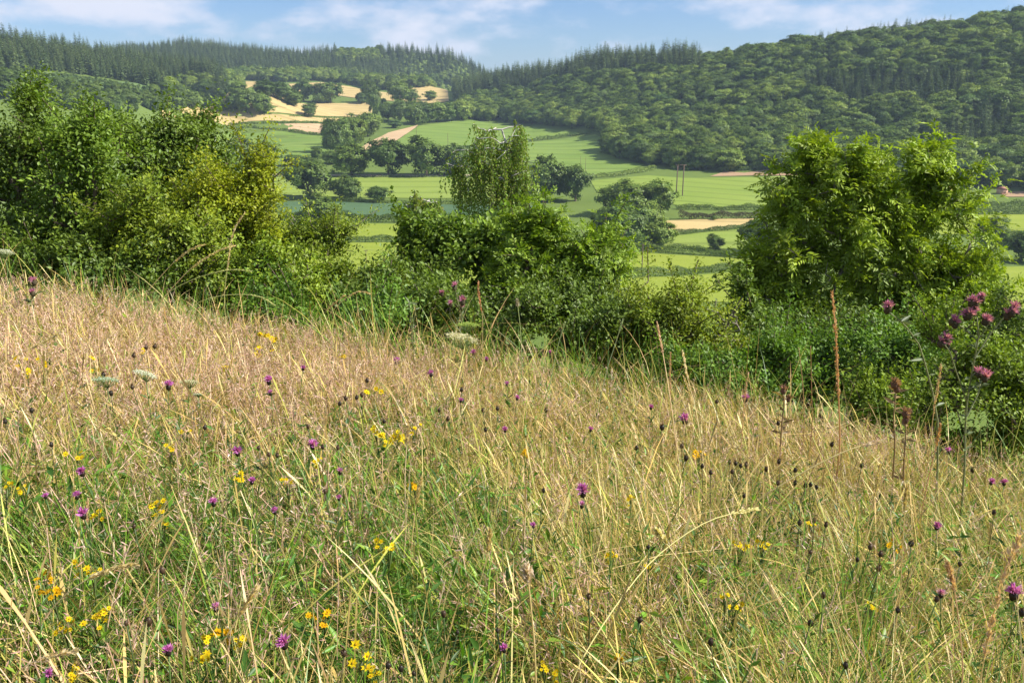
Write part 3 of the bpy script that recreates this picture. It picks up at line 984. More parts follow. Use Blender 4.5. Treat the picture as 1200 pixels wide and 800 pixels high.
plant_wood(cx_, cy_, ch, cw, coni_me, 150, 'conifer', 'conifer', 'dark conifer among the broadleaf trees on the right-hand hill',
           'conifers of the right-hand hill', 'conifer_wood', 'dark pointed conifers along the right-hand ridge and hillside')

# left hill conifer wood
lowL = [hit(px, py)[:2] for px, py in [(-60, 84), (0, 84), (40, 83), (80, 86), (130, 93), (170, 101), (200, 106), (235, 112), (262, 115)]]
polyL = lowL + [P(270, 108, 1160)[:2]] + ridge_pts(RIDGE_L, 1.05)[::-1]
x, y = scatter(polyL, 8.2)
h = rng.uniform(13, 28, len(x)) * (1 + 0.3 * lownoise(x, y, 50, 4.2)); w = h * rng.uniform(0.9, 1.15, len(x))
plant_wood(x, y, h, w, coni_me, 140, 'conifer', 'conifer', 'tall dark conifer in the plantation on the left-hand hill',
           'conifers of the left-hand plantation', 'conifer_wood', 'dark conifer plantation along the crest of the left-hand hill')
# broadleaf below the clearing and beside it
for poly, sp, hh, ss, ll in [
    ([(-80, 92), (0, 92), (50, 98), (110, 108), (170, 114), (228, 124), (222, 132), (150, 135), (60, 130), (-80, 125)], 10, (9, 15), 'broadleaf_wood', 'dark broadleaf wood below the left-hand clearing'),
    ([(214, 108), (262, 116), (285, 110), (275, 120), (240, 124), (205, 116)], 9, (10, 14), 'broadleaf_wood', 'pale green copse at the tail of the left-hand conifers')]:
    pl = [hit(px, py)[:2] for px, py in poly]
    x, y = scatter(pl, sp)
    h = rng.uniform(*hh, len(x)); w = h * rng.uniform(0.8, 1.05, len(x))
    pts = np.stack([x, y, zfun(x, y) - 0.3], 1)
    mt = 'far_grey' if 'copse' in ll else 'far_dark'
    instance_stuff(ss, ll, 'wood', pts, np.stack([w, w, h], 1), [wood_mesh(i, mt) for i in range(4)])
pl = [hit(px, py)[:2] for px, py in [(0, 84), (80, 88.5), (130, 96), (200, 108), (255, 116), (232, 121), (170, 111), (110, 105), (50, 95), (0, 90)]]
x, y = scatter(pl, 5.2)
h = rng.uniform(1.5, 4.2, len(x)); w = h * rng.uniform(0.9, 1.3, len(x))
instance_stuff('young_plantation', 'light green young trees dotted over the left-hand clearing', 'young trees', np.stack([x, y, zfun(x, y) - 0.2], 1), np.stack([w, w, h], 1), [wood_mesh(i, 'far_scrub') for i in (3, 5)])

# far ridge
lowB = [hit(px, py)[:2] for px, py in [(200, 108), (262, 103), (285, 95), (300, 95), (340, 97), (375, 95), (420, 101), (460, 107), (500, 103), (530, 102)]]
polyB = lowB + [P(600, 98, 1900)[:2], P(600, 90, 2000)[:2]] + ridge_pts(RIDGE_B, 1.03)[::-1]
x, y = scatter(polyB, 10.5)
pp = np.stack([x, y, zfun(x, y)], 1)
px, py = proj(pp)
low = np.interp(px, [200, 262, 285, 340, 375, 420, 460, 500, 530], [108, 103, 95, 97, 95, 101, 107, 103, 102])
br = (py > low - 7 + lownoise(x, y, 60, 1.0) * 5) | ((px > 395) & (px < 445) & (py < 76))
h = rng.uniform(13, 28, len(x)) * (1 + 0.3 * lownoise(x, y, 60, 6.2)); w = h * rng.uniform(0.95, 1.2, len(x))
h[br] *= 0.72; w[br] = h[br] * 1.05
instance_stuff('conifer_wood', 'distant blue-green conifer wood on the far ridge', 'wood', pp[~br], np.stack([w, w, h], 1)[~br], coni_me)
instance_stuff('broadleaf_wood', 'rounded broadleaf trees along the foot of the far ridge', 'wood', pp[br], np.stack([w, w, h], 1)[br], [wood_mesh(i, 'far_broad') for i in range(4)])


# ------------------------------------------------------------------ poles, wires, buildings
def pole(px, py, hp, label, arm=1.6, r=0.16, kind=1):
    p = hit(px, py)
    h = hp * p[1] / 1000 * 1.02
    root = empty('utility_pole', p)
    tag(root, label, 'utility pole', 'wooden poles of the power lines')
    V, F = tube([(0, 0, -0.3), (0, 0, h * 0.5), (0, 0, h)], [r, r * 0.9, r * 0.75], 8)
    mesh_obj('post', MB().add(V, F).mesh('post', M['pole'], smooth=True), root)
    if arm:
        V, F = box((0, 0, h - 0.25), (arm, 0.14, 0.16))
        mesh_obj('crossarm', MB().add(V, F).mesh('crossarm', M['pole']), root)
        for sx in (-0.45, 0, 0.45):
            V, F = tube([(sx * arm, 0, h - 0.17), (sx * arm, 0, h + 0.15)], [0.07, 0.05], 6)
            mesh_obj('insulator', MB().add(V, F).mesh('insulator', M['wire']), root)
    return p + np.array([0, 0, h + 0.12])


pA = pole(430, 320, 27, 'thin pole with crossarm in the lime pasture left of the centre bushes')
pB = pole(752, 320, 34, 'dark pole in the lime pasture strip right of centre', arm=1.2, r=0.24)
pC = pole(366, 227, 20, 'pole in front of the big dark tree', arm=1.6)
pD = pole(488, 159, 13, 'pale pole beside the stubble wedge', arm=0, r=0.2)
pE = pole(525, 173, 16, 'pole at the left of the high green field', arm=0, r=0.2)
pF = pole(680, 203, 19, 'left of the two thin poles at the edge of the shaded field', arm=0, r=0.14)
pG = pole(686, 205, 20, 'right of the two thin poles at the edge of the shaded field', arm=0, r=0.14)
pH = pole(1160, 224, 18, 'pole before the wood at the right edge', arm=1.2, r=0.16)
# twin-legged pole
p = hit(796, 230)
hH = 36 * p[1] / 1000
root = empty('utility_pole', p)
tag(root, 'tall twin-legged pole with crossbar beside the dark dome trees', 'utility pole', 'wooden poles of the power lines')
for sx in (-2.0, 2.0):
    V, F = tube([(sx, 0, -0.4), (sx, 0, hH * 0.5), (sx, 0, hH)], [0.36, 0.34, 0.3], 8)
    mesh_obj('post', MB().add(V, F).mesh('post', M['pole'], smooth=True), root)
V, F = box((0, 0, hH - 0.3), (7.4, 0.3, 0.34)); mesh_obj('crossarm', MB().add(V, F).mesh('crossarm', M['pole']), root)
V, F = box((0, 0.02, hH - 2.2), (4.2, 0.16, 0.2)); mesh_obj('brace', MB().add(V, F).mesh('brace', M['pole']), root)
for sx in (-3.2, 0, 3.2):
    V, F = tube([(sx, 0, hH - 0.12), (sx, 0, hH + 0.45)], [0.12, 0.09], 6)
    mesh_obj('insulator', MB().add(V, F).mesh('insulator', M['wire']), root)


def wire(a, b, sag, label, r=0.03):
    t = np.linspace(0, 1, 24)
    pts = a[None] * (1 - t[:, None]) + b[None] * t[:, None]
    pts[:, 2] -= sag * 4 * t * (1 - t)
    V, F = tube(pts - a, r, 4)
    tag(mesh_obj('power_line', MB().add(V, F).mesh('power_line', M['wire']), None, a), label, 'power line', 'wires between the poles')


wire(pA, pB, 2.0, 'thin wire from the left pasture pole to the pole right of centre')
wire(pC, pA, 3.0, 'thin wire rising from the left pasture pole to the pole by the dark tree')
wire(pB, P(1260, 262, 300), 2.5, 'thin wire from the pole right of centre towards the right edge')

# brick shed at the right edge
p = hit(1174, 227)
root = empty('shed', p, 0.25)
tag(root, 'small peach-coloured brick shed before the wood at the right edge', 'shed')
V, F = box((0, 0, 1.45), (5.2, 4.0, 3.3)); w_ = mesh_obj('wall', MB().add(V, F).mesh('wall', M['brick']), root)
bm_ = MB()
bm_.add(np.array([[-2.9, -2.4, 3.0], [2.9, -2.4, 3.0], [2.9, 2.4, 3.0], [-2.9, 2.4, 3.0], [-2.9, 0, 4.5], [2.9, 0, 4.5]]),
        [np.array([[0, 1, 5, 4], [2, 3, 4, 5], [0, 3, 2, 1]]), np.array([[1, 2, 5], [3, 0, 4]])])
mesh_obj('roof', bm_.mesh('roof', M['tile']), root)
V, F = box((0.6, -2.02, 0.85), (1.1, 0.06, 2.1)); mesh_obj('door', MB().add(V, F).mesh('door', M['pole']), root)
# farmhouse mostly behind the ash
p = hit(1108, 234)
root = empty('farmhouse', p, -0.15)
tag(root, 'white farmhouse with a red tiled roof glimpsed through the ash', 'farmhouse')
V, F = box((0, 0, 2.3), (13, 6.5, 5.4)); w_ = mesh_obj('wall', MB().add(V, F).mesh('wall', M['render_white']), root)
bm_ = MB()
bm_.add(np.array([[-6.9, -3.7, 4.9], [6.9, -3.7, 4.9], [6.9, 3.7, 4.9], [-6.9, 3.7, 4.9], [-6.9, 0, 8.0], [6.9, 0, 8.0]]),
        [np.array([[0, 1, 5, 4], [2, 3, 4, 5], [0, 3, 2, 1]]), np.array([[1, 2, 5], [3, 0, 4]])])
rf = mesh_obj('roof', bm_.mesh('roof', M['tile']), root)
V, F = box((4.8, 0, 8.3), (1.0, 0.8, 2.2)); mesh_obj('chimney', MB().add(V, F).mesh('chimney', M['brick']), rf)
for sx in (-4, 0, 4):
    V, F = box((sx, -3.26, 3.4), (1.2, 0.08, 1.2)); mesh_obj('window', MB().add(V, F).mesh('window', M['pane']), root)

# ------------------------------------------------------------------ near trees and bushes behind the meadow
M['lf_ash'] = plant_mat('ash_leaf', (0.27, 0.385, 0.028), trans=0.38, gloss=0.025, rough=0.5)
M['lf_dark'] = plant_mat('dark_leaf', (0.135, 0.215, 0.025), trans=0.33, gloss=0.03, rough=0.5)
M['lf_mid'] = plant_mat('mid_leaf', (0.205, 0.305, 0.026), trans=0.36, gloss=0.025, rough=0.5)
M['lf_deep'] = plant_mat('deep_leaf', (0.15, 0.25, 0.026), trans=0.34, gloss=0.025, rough=0.5)
M['lf_lime'] = plant_mat('lime_leaf', (0.20, 0.32, 0.026), trans=0.38, gloss=0.025, rough=0.5)
M['lf_gold'] = plant_mat('golden_leaf', (0.28, 0.345, 0.018), trans=0.36, gloss=0.02, rough=0.5)
M['lf_olive'] = plant_mat('olive_leaf', (0.19, 0.275, 0.026), trans=0.36, gloss=0.02, rough=0.5)
M['lf_birch'] = plant_mat('birch_leaf', (0.24, 0.34, 0.055), trans=0.42, gloss=0.02, rough=0.5)
M['lf_bramble'] = plant_mat('bramble_leaf', (0.13, 0.25, 0.028), trans=0.34, gloss=0.025, rough=0.5)


def skeleton(base, attract, step=0.16, trunk_top=None, up=0.35):
    """joins every attraction point to the nearest bit of tree already grown; returns nodes, parents, tips"""
    nodes = [np.array(base, float)]
    par = [-1]
    if trunk_top is not None:
        n = max(2, int(np.linalg.norm(trunk_top - base) / step))
        for k in range(1, n + 1):
            t = k / n
            q = base + (trunk_top - base) * t + np.array([math.sin(t * 5) * 0.05, math.cos(t * 4) * 0.04, 0]) * t
            nodes.append(q); par.append(len(nodes) - 2)
    order = np.argsort(np.linalg.norm(attract - base, axis=1))
    buf = np.zeros((60000, 3)); buf[:len(nodes)] = nodes
    n = len(nodes)
    tips = []
    for k in order:
        a = attract[k]
        df = buf[:n] - a
        d2 = (df * df).sum(1) + np.maximum(0, df[:, 2]) * 1.2
        j = int(np.argmin(d2))
        dist = math.sqrt(((buf[j] - a) ** 2).sum())
        m = max(1, int(dist / step))
        p0 = buf[j].copy()
        for q in range(1, m + 1):
            t = q / m
            pos = p0 + (a - p0) * t
            pos = pos + np.array([0, 0, -up * dist * 0.35 * t * (1 - t)]) + rng.normal(size=3) * 0.012 * (t < 1)
            if n >= len(buf): break
            buf[n] = pos
            par.append(j if q == 1 else n - 1)
            n += 1
        tips.append(n - 1)
    return buf[:n], np.array(par), np.array(tips), order


def branch_mesh(nodes, par, tips, mat, r_tip, r_max, off, name='trunk', k=5, exp=2.4, rmin=0.0):
    w = np.zeros(len(nodes))
    w[tips] += 1
    for i in range(len(nodes) - 1, 0, -1):
        w[par[i]] += w[i]
    r = np.minimum(r_tip * np.maximum(w, 1) ** (1 / exp), r_max)
    i = np.arange(1, len(nodes))
    if rmin: i = i[r[i] > rmin]
    V, F = segs(nodes[par[i]] - off, nodes[i] - off, np.minimum(r[par[i]], r[i] * 1.5), r[i], k)
    return make_mesh(name, V, F, mat, smooth=True), r


def env_points(ells, n, shell=0.75, clump=0.55, seed=1.0, per_clump=12):
    """points in a union of ellipsoids (centre, radii), biased to the outside, thinned by a 3-D noise so that clumps and gaps form"""
    E = np.array([[*c, *r] for c, r in ells])
    w = (E[:, 3] * E[:, 5] + E[:, 3] * E[:, 4] + E[:, 4] * E[:, 5]); w /= w.sum()
    out = []
    m_c = max(12, int(n / per_clump))
    tries = 0
    while len(out) < m_c:
        tries += 1
        e = E[rng.choice(len(E), p=w)]
        d = unit(rng.normal(size=3))
        k = rng.uniform(shell, 1.0) if rng.random() < 0.8 else rng.uniform(0.3, 1) ** 0.5
        k *= 1 + 0.28 * mnoise.noise(Vector(d * 2.1) + Vector((seed * 3.7, e[0], e[2])))
        if rng.random() < 0.05: k *= rng.uniform(1.08, 1.4)
        p = e[:3] + d * e[3:] * k
        inside = (((p - E[:, :3]) / E[:, 3:]) ** 2).sum(1)
        if (inside < 0.45).sum() > 0 and rng.random() < 0.7: continue
        s = np.mean(e[3:])
        nv = mnoise.noise(Vector(p / (0.42 * s + 0.12)) + Vector((seed * 7.1, 3.3, seed)))
        if nv < 0.02 + 0.3 * (clump - 0.5) and rng.random() < 0.93: continue
        if out and tries < 40 * m_c and np.min(np.linalg.norm(np.array(out) - p, axis=1)) < 0.42 * s * (20 / m_c) ** 0.33: continue
        out.append(p)
    out = np.array(out)
    cen = np.mean(out, 0)
    dd = np.linalg.norm(out[:, None] - out[None], axis=2) + np.eye(len(out)) * 99
    sg = np.clip(dd.min(1), 0.1, 0.8) * 0.52
    k = rng.integers(len(out), size=n)
    g = rng.normal(size=(n, 3))
    g = unit(g) * np.minimum(np.linalg.norm(g, axis=1, keepdims=True), 1.9)
    outw = unit(out[k] - cen)
    # leaves sit on the outer, upper side of their clump
    dn = (g * unit(outw + np.array([0, 0, 0.6]))).sum(1, keepdims=True)
    g = g - unit(outw + np.array([0, 0, 0.6])) * np.minimum(dn, 0) * 0.8
    att = out[k] + g * sg[k][:, None] * np.array([1.1, 1.1, 0.8])
    return att, unit(g + outw * 0.7 + np.array([0, 0, 0.25]))


def leaf_tint(n, groups, lo=0.6, hi=1.3, yellow=0.12):
    g = rng.uniform(lo, hi, groups.max() + 1)[groups] * rng.uniform(0.82, 1.18, n)
    yl = rng.uniform(0, yellow, groups.max() + 1)[groups] + rng.uniform(-0.05, 0.05, n)
    return np.stack([g * (1 + yl * 1.1), g * (1 + yl * 0.35), g * (1 - yl)], 1)


def spray_leaves(tips, dirs, per, spread, L, mat_col=None, up=0.85, droop=0.15, wr=0.55, yellow=0.12):
    """simple leaves scattered in an elongated spray about each twig end"""
    n = len(tips)
    per = int(per * 0.85)
    gid = np.repeat(np.arange(n), per)
    N_ = len(gid)
    al = rng.uniform(-0.9, 0.8, N_) * spread
    pos = tips[gid] + dirs[gid] * al[:, None] + rng.normal(size=(N_, 3)) * spread * 0.38
    d = unit(dirs[gid] * 0.7 + rand_dirs(N_) * 0.9 + np.array([0, 0, -droop]))
    nr = unit(np.array([0.1, -0.05, up * 0.7]) + dirs[gid] * 1.0 + rand_dirs(n)[gid] * 0.3 + rng.normal(size=(N_, 3)) * 0.36)
    l = L * 1.12 * rng.uniform(0.6, 1.25, N_)
    V, F = leaves(pos, d, nr, l, l * wr, 0.12)
    c = np.repeat(leaf_tint(N_, gid, yellow=yellow), 4, 0)
    return V, F, c


def pinnate_leaves(tips, dirs, per, ll=0.22, pairs=4, yellow=0.1):
    """ash-like compound leaves: paired leaflets and an end leaflet along an arching rachis"""
    n = len(tips)
    gid = np.repeat(np.arange(n), per)
    N_ = len(gid)
    rd = unit(dirs[gid] * 0.5 + rand_dirs(N_) * 1.0 + np.array([0, 0, 0.1]))
    st = tips[gid] + rng.normal(size=(N_, 3)) * 0.09 - dirs[gid] * rng.uniform(0, 0.22, N_)[:, None]
    up = unit(np.array([0.1, -0.1, 0.7]) + rng.normal(size=(N_, 3)) * 0.28 + dirs[gid] * 0.95)
    side = unit(np.cross(rd, up)); up = np.cross(side, rd)
    P_, D_, N2, L_, G = [], [], [], [], []
    ll_ = ll * rng.uniform(0.7, 1.2, N_)
    for k in range(pairs + 1):
        t = (k + 0.8) / (pairs + 0.8)
        b = st + rd * (ll_ * t)[:, None] - np.array([0, 0, 1.0]) * (ll_ * 0.35 * t * t)[:, None]
        for s in ((-1, 1) if k < pairs else (0,)):
            P_.append(b)
            D_.append(unit(rd * (0.75 if s else 1) + side * s * 0.9 - np.array([0, 0, 0.3]) + rng.normal(size=(N_, 3)) * 0.15))
            N2.append(unit(up + rng.normal(size=(N_, 3)) * 0.25))
            L_.append(ll_ * 0.40 * rng.uniform(0.8, 1.2, N_))
            G.append(gid)
    P_, D_, N2 = map(np.concatenate, (P_, D_, N2))
    L_ = np.concatenate(L_); G = np.concatenate(G)
    V, F = leaves(P_, D_, N2, L_, L_ * 0.38, 0.1)
    c = np.repeat(leaf_tint(len(G), G, yellow=yellow), 4, 0)
    return V, F, c


def tip_dirs(nodes, par, tips, centre):
    d = nodes[tips] - nodes[par[np.maximum(par[tips], 0)]]
    o = nodes[tips] - centre
    return unit(unit(d) * 0.6 + unit(o) * 0.7 + np.array([0, 0, 0.25]))


def near_tree(name, cat, label, ells_px, D, n, kind, mat, bark='bark', base_px=None, per=40, spread=0.2, L=0.065, seed=1.0, r_tip=0.005,
              r_max=0.12, trunk=None, shell=0.75, clump=0.55, depth=0.8, yellow=0.12, up=0.35, dead=None, wr=0.55, group=None, shoots=0.13, per_clump=12):
    global rng
    rng = np.random.default_rng(int(seed * 1000))
    ells = []
    for e in ells_px:
        px, py, rx, ry = e[:4]
        dd = e[4] if len(e) > 4 else 0.0
        c = P(px, py, D + dd)
        s = (D + dd) / 1000
        ells.append((c, (rx * s * 0.9, max(rx, ry) * s * depth, ry * s * 0.84)))
    bx = base_px if base_px is not None else np.mean([e[0] for e in ells_px])
    b = P(bx, 400, D)
    base = np.array([b[0], b[1], hz(b[0], b[1]) - 0.05])
    att, adir = env_points(ells, n, shell, clump, seed, per_clump)
    gz = zfun(att[:, 0], att[:, 1])
    kz = att[:, 2] > gz + 0.08
    att, adir = att[kz], adir[kz]
    tt = None
    cen = np.mean(att, 0)
    if trunk: tt = P(trunk[0], trunk[1], D)
    nodes, par, tips, order = skeleton(base, att, step=0.15 if D < 20 else 0.22, trunk_top=tt, up=up)
    root = empty(name, base)
    tag(root, label, cat, group)
    # long free shoots that leave the crown
    dirs = unit(tip_dirs(nodes, par, tips, cen - np.array([0, 0, 0.3])) * 0.45 + adir[order[:len(tips)]])
    rad = np.linalg.norm(nodes[tips] - cen, axis=1)
    outer = np.where((rad > np.quantile(rad, 0.45)) & (rng.random(len(tips)) < shoots))[0]
    add, addp, addt, addd = [], [], [], []
    n0 = len(nodes)
    for q in outer:
        sd_ = unit(dirs[q] * 0.75 + np.array([0, 0, 0.75]) + rng.normal(size=3) * 0.25)
        ln = rng.uniform(0.18, 0.62) * (0.7 + D / 40)
        prev = tips[q]
        for t in (0.4, 0.7, 1.0):
            add.append(nodes[tips[q]] + sd_ * ln * t + np.array([0, 0, -0.06]) * t * t); addp.append(prev)
            prev = n0 + len(add) - 1; addt.append(prev); addd.append(sd_)
    if add:
        nodes = np.concatenate([nodes, add]); par = np.concatenate([par, addp])
        tips = np.concatenate([tips, addt]).astype(int); dirs = np.concatenate([dirs, addd])
    small = np.zeros(len(nodes), bool); small[n0:] = True
    me, r = branch_mesh(nodes, par, tips, M[bark], r_tip, r_max, base)
    mesh_obj('trunk', me, root)
    tp = nodes[tips]
    if kind != 'pinnate':
        pass
    if dead is not None:
        keep = ~dead(tp)
        tp, dirs = tp[keep], dirs[keep]
    if kind == 'pinnate':
        V, F, c = pinnate_leaves(tp, dirs, per, L, yellow=yellow)
    else:
        V, F, c = spray_leaves(tp, dirs, per, spread, L, yellow=yellow, wr=wr)
    mesh_obj('crown', make_mesh('crown', V - base, F, M[mat], c), root)
    return root


# left hedgerow
near_tree('hedgerow_tree', 'tree', 'tall dark green tree with a thin spire at the left edge', [(36, 126, 11, 26), (30, 160, 36, 28), (8, 190, 45, 45), (60, 205, 55, 50), (5, 250, 55, 60), (50, 275, 60, 50), (0, 300, 60, 40)], 13.0, 620, 'spray', 'lf_dark',
          base_px=30, trunk=(36, 115), per=46, spread=0.21, L=0.062, seed=1.2)
near_tree('hedgerow_tree', 'tree', 'light yellow-green hedgerow tree right of the tall spire', [(95, 180, 32, 26), (120, 196, 38, 36), (85, 225, 45, 45), (125, 245, 45, 45), (100, 290, 55, 38)], 12.2, 520, 'spray', 'lf_deep',
          base_px=105, trunk=(108, 200), per=44, spread=0.2, L=0.06, seed=2.2, yellow=0.15)
near_tree('hedgerow_tree', 'tree', 'deep green tree standing behind the light yellow-green one', [(150, 162, 32, 20), (165, 182, 46, 32), (205, 172, 32, 26), (185, 205, 55, 42), (215, 225, 45, 45), (120, 158, 26, 16), (192, 146, 10, 14), (146, 142, 10, 12)], 15.5, 620, 'spray', 'lf_dark',
          base_px=175, trunk=(178, 175), per=44, spread=0.24, L=0.07, seed=3.1)
near_tree('hedgerow_tree', 'tree', 'loose-topped bluish green tree left of the golden bush', [(232, 180, 30, 26), (250, 195, 26, 22), (228, 160, 10, 16), (243, 165, 8, 16), (260, 178, 14, 14), (215, 190, 26, 22)], 16.5, 260, 'spray', 'lf_dark',
          base_px=238, trunk=(238, 195), per=34, spread=0.26, L=0.075, seed=4.4)
near_tree('golden_bush', 'bush', 'rounded golden yellow-green bush at the right end of the left hedgerow', [(286, 208, 32, 30), (268, 232, 40, 34), (292, 240, 26, 34), (250, 262, 40, 34), (285, 270, 30, 30)], 12.6, 560, 'spray', 'lf_gold',
          base_px=272, trunk=(275, 235), per=46, spread=0.17, L=0.05, seed=5.7, yellow=0.2, shell=0.82)
near_tree('hedgerow_bush', 'bush', 'olive bush with brownish gaps low in the left hedgerow', [(170, 255, 38, 34), (205, 265, 40, 36), (185, 295, 45, 36), (230, 300, 36, 34), (150, 290, 36, 36)], 11.6, 480, 'spray', 'lf_olive',
          base_px=188, per=42, spread=0.18, L=0.055, seed=6.2, yellow=0.25, clump=0.7)
near_tree('hedgerow_bush', 'bush', 'small dark bush at the foot of the left hedgerow', [(15, 312, 34, 24), (60, 322, 30, 20), (95, 305, 30, 28), (130, 328, 26, 18), (165, 318, 26, 24)], 11.1, 330, 'spray', 'lf_dark', base_px=80, per=40, spread=0.17, L=0.055, seed=6.9)
# low run of bushes between the golden bush and the centre
near_tree('leaning_tree', 'tree', 'small leaning bush-like tree with a bare pale trunk on its right side', [(374, 272, 24, 13), (395, 268, 16, 9), (352, 278, 20, 13), (385, 284, 18, 10), (355, 290, 22, 12)], 14.5, 250, 'spray', 'lf_olive', bark='bark_grey',
          base_px=378, trunk=(384, 296), per=34, spread=0.16, L=0.05, seed=7.7, r_max=0.07, yellow=0.2)
near_tree('hazel_bush', 'bush', 'bright green bush right below the golden bush', [(318, 312, 40, 26), (298, 330, 42, 30), (345, 336, 38, 26), (320, 352, 50, 26)], 11.4, 460, 'spray', 'lf_mid', base_px=320, per=42, spread=0.17, L=0.055, seed=8.3, yellow=0.2, shoots=0.08)
near_tree('hazel_bush', 'bush', 'dull green bush with upright shoots left of the centre group', [(380, 346, 34, 22), (412, 350, 30, 20), (400, 358, 42, 24), (370, 362, 40, 22), (436, 356, 26, 22), (434, 330, 7, 14), (404, 318, 7, 12)], 11.8, 480, 'spray', 'lf_olive', base_px=400, per=42, spread=0.16, L=0.052, seed=8.9, yellow=0.15, shoots=0.08)
near_tree('bramble', 'bush', 'fresh green brambles along the meadow edge left of centre', [(372, 378, 28, 14), (412, 385, 26, 14), (446, 372, 24, 20), (330, 362, 30, 16), (300, 356, 18, 12)], 10.2, 300, 'spray', 'lf_bramble', base_px=395, per=36, spread=0.14, L=0.05, seed=9.2)

# birch
def birch(label, ells_px, D, n, trunk_px, base_px, seed, r_max=0.09):
    global rng
    rng = np.random.default_rng(int(seed * 1000))
    ells = []
    s = D / 1000
    for px, py, rx, ry in ells_px:
        ells.append((P(px, py, D), (rx * s, rx * s * 0.9, ry * s)))
    b = P(base_px, 400, D)
    base = np.array([b[0], b[1], hz(b[0], b[1]) - 0.05])
    att, _ = env_points(ells, n, 0.4, 0.4, seed, per_clump=3)
    pts = [base] + [P(px, py, D) for px, py in trunk_px]
    tr = []
    for a, c in zip(pts[:-1], pts[1:]):
        m = max(2, int(np.linalg.norm(c - a) / 0.2))
        tr += [a + (c - a) * k / m for k in range(m)]
    tr.append(pts[-1])
    order = np.argsort(np.linalg.norm(att - pts[-1], axis=1))
    nodes = list(tr); par = list(range(-1, len(tr) - 1)); tips = []
    arr = np.zeros((30000, 3)); arr[:len(tr)] = tr; m_ = len(tr)
    lo = max(1, int(len(tr) * 0.45))
    for k in order:
        a = att[k]
        df = arr[lo:m_] - a
        d2 = (df * df).sum(1) + np.maximum(0, df[:, 2]) * 0.8
        j = lo + int(np.argmin(d2))
        dist = np.linalg.norm(arr[j] - a)
        q = max(1, int(dist / 0.2)); p0 = arr[j].copy()
        for w in range(1, q + 1):
            t = w / q
            arr[m_] = p0 + (a - p0) * t + np.array([0, 0, 0.22 * dist * t * (1 - t)])
            par.append(j if w == 1 else m_ - 1); m_ += 1
        tips.append(m_ - 1)
    nodes = arr[:m_]; par = np.array(par); tips = np.array(tips)
    root = empty('birch', base)
    tag(root, label, 'birch tree')
    me, r = branch_mesh(nodes, par, tips, M['bark_pale'], 0.008, r_max, base)
    mesh_obj('trunk', me, root)
    # hanging strings of leaves
    V_, F_, C_ = MB(), None, None
    mb = MB(); tw = MB()
    for t in tips:
        p0 = nodes[t]
        for _ in range(rng.integers(2, 5)):
            ln = 0.3 + rng.gamma(1.5, 0.62)
            out = rng.normal(size=3) * 0.16; out[2] = 0
            k = int(ln / 0.035)
            tt = np.linspace(0, 1, k)
            path = p0 + out * np.minimum(1, tt * 2.2)[:, None] - np.array([0, 0, 1.0]) * (ln * tt ** 1.15)[:, None] + np.array([0.05, 0, 0]) * (tt ** 2)[:, None]
            d = unit(rng.normal(size=(k, 3)) * 0.6 + np.array([0, 0, -0.9]))
            nr = unit(rng.normal(size=(k, 3)) + np.array([0.3, -0.3, 0.5]))
            l = rng.uniform(0.055, 0.10, k)
            V, F = leaves(path + rng.normal(size=(k, 3)) * 0.025, d, nr, l, l * 0.7, 0.1)
            g = rng.uniform(0.7, 1.25); br = rng.uniform(0, 0.45) if rng.random() < 0.15 else 0
            c = np.repeat(np.stack([g * (1 + 0.3 * br) * rng.uniform(0.85, 1.15, k), g * (1 - 0.25 * br) * rng.uniform(0.85, 1.15, k), np.full(k, g)], 1), 4, 0)
            mb.add(V, F, c)
            s_ = path[::6]
            if len(s_) > 1:
                V, F = segs(s_[:-1], s_[1:], np.full(len(s_) - 1, .003), np.full(len(s_) - 1, .002), 3)
                tw.add(V, F)
    mesh_obj('crown', mb.mesh('crown', M['lf_birch'], off=base), root)
    mesh_obj('twigs', tw.mesh('twigs', M['bark_grey'], off=base), root)


birch('weeping birch with a pale trunk rising above the centre bushes', [(590, 158, 24, 10), (578, 178, 26, 18), (610, 184, 20, 18), (558, 176, 10, 12), (598, 204, 22, 14), (556, 212, 9, 10), (570, 152, 12, 6), (535, 190, 8, 10)], 27, 170,
      [(574, 300), (572, 262), (580, 232), (592, 205), (596, 178), (588, 152)], 572, 3.3, r_max=0.12)
birch('small drooping birch spray at the left shoulder of the centre bushes', [(490, 236, 14, 10), (502, 238, 12, 8), (484, 246, 8, 8)], 21, 40, [(500, 300), (498, 262), (494, 240)], 500, 4.8, r_max=0.05)

# centre group
near_tree('hedgerow_tree', 'tree', 'dark broad-leaved tree on the left of the centre group', [(520, 276, 36, 24), (545, 266, 26, 20), (500, 285, 24, 28), (540, 290, 45, 36), (505, 330, 34, 30), (560, 320, 45, 36), (588, 292, 34, 34), (490, 345, 20, 18), (528, 254, 14, 10), (560, 272, 26, 20)], 14.6, 680, 'spray', 'lf_deep',
          base_px=535, trunk=(535, 270), per=40, spread=0.2, L=0.085, seed=10.4, wr=0.7, yellow=0.2, shoots=0.07)
near_tree('hedgerow_tree', 'tree', 'airy yellowish green tree on the right of the centre group', [(665, 286, 34, 28), (645, 308, 50, 34), (690, 305, 40, 44), (618, 288, 32, 30), (640, 272, 28, 26), (700, 340, 32, 36), (650, 345, 60, 40), (668, 258, 10, 12), (600, 320, 40, 36)], 13.6, 740, 'pinnate', 'lf_lime',
          base_px=650, trunk=(655, 300), per=5, L=0.21, seed=11.8, yellow=0.2)
near_tree('bramble', 'bush', 'dark green thicket at the foot of the centre group', [(498, 366, 28, 22), (540, 372, 34, 30), (585, 390, 34, 24), (622, 372, 34, 30), (665, 392, 36, 24), (705, 380, 30, 26), (468, 376, 26, 22)], 11.2, 580, 'spray', 'lf_dark', base_px=580, per=42, spread=0.17, L=0.058, seed=12.6)
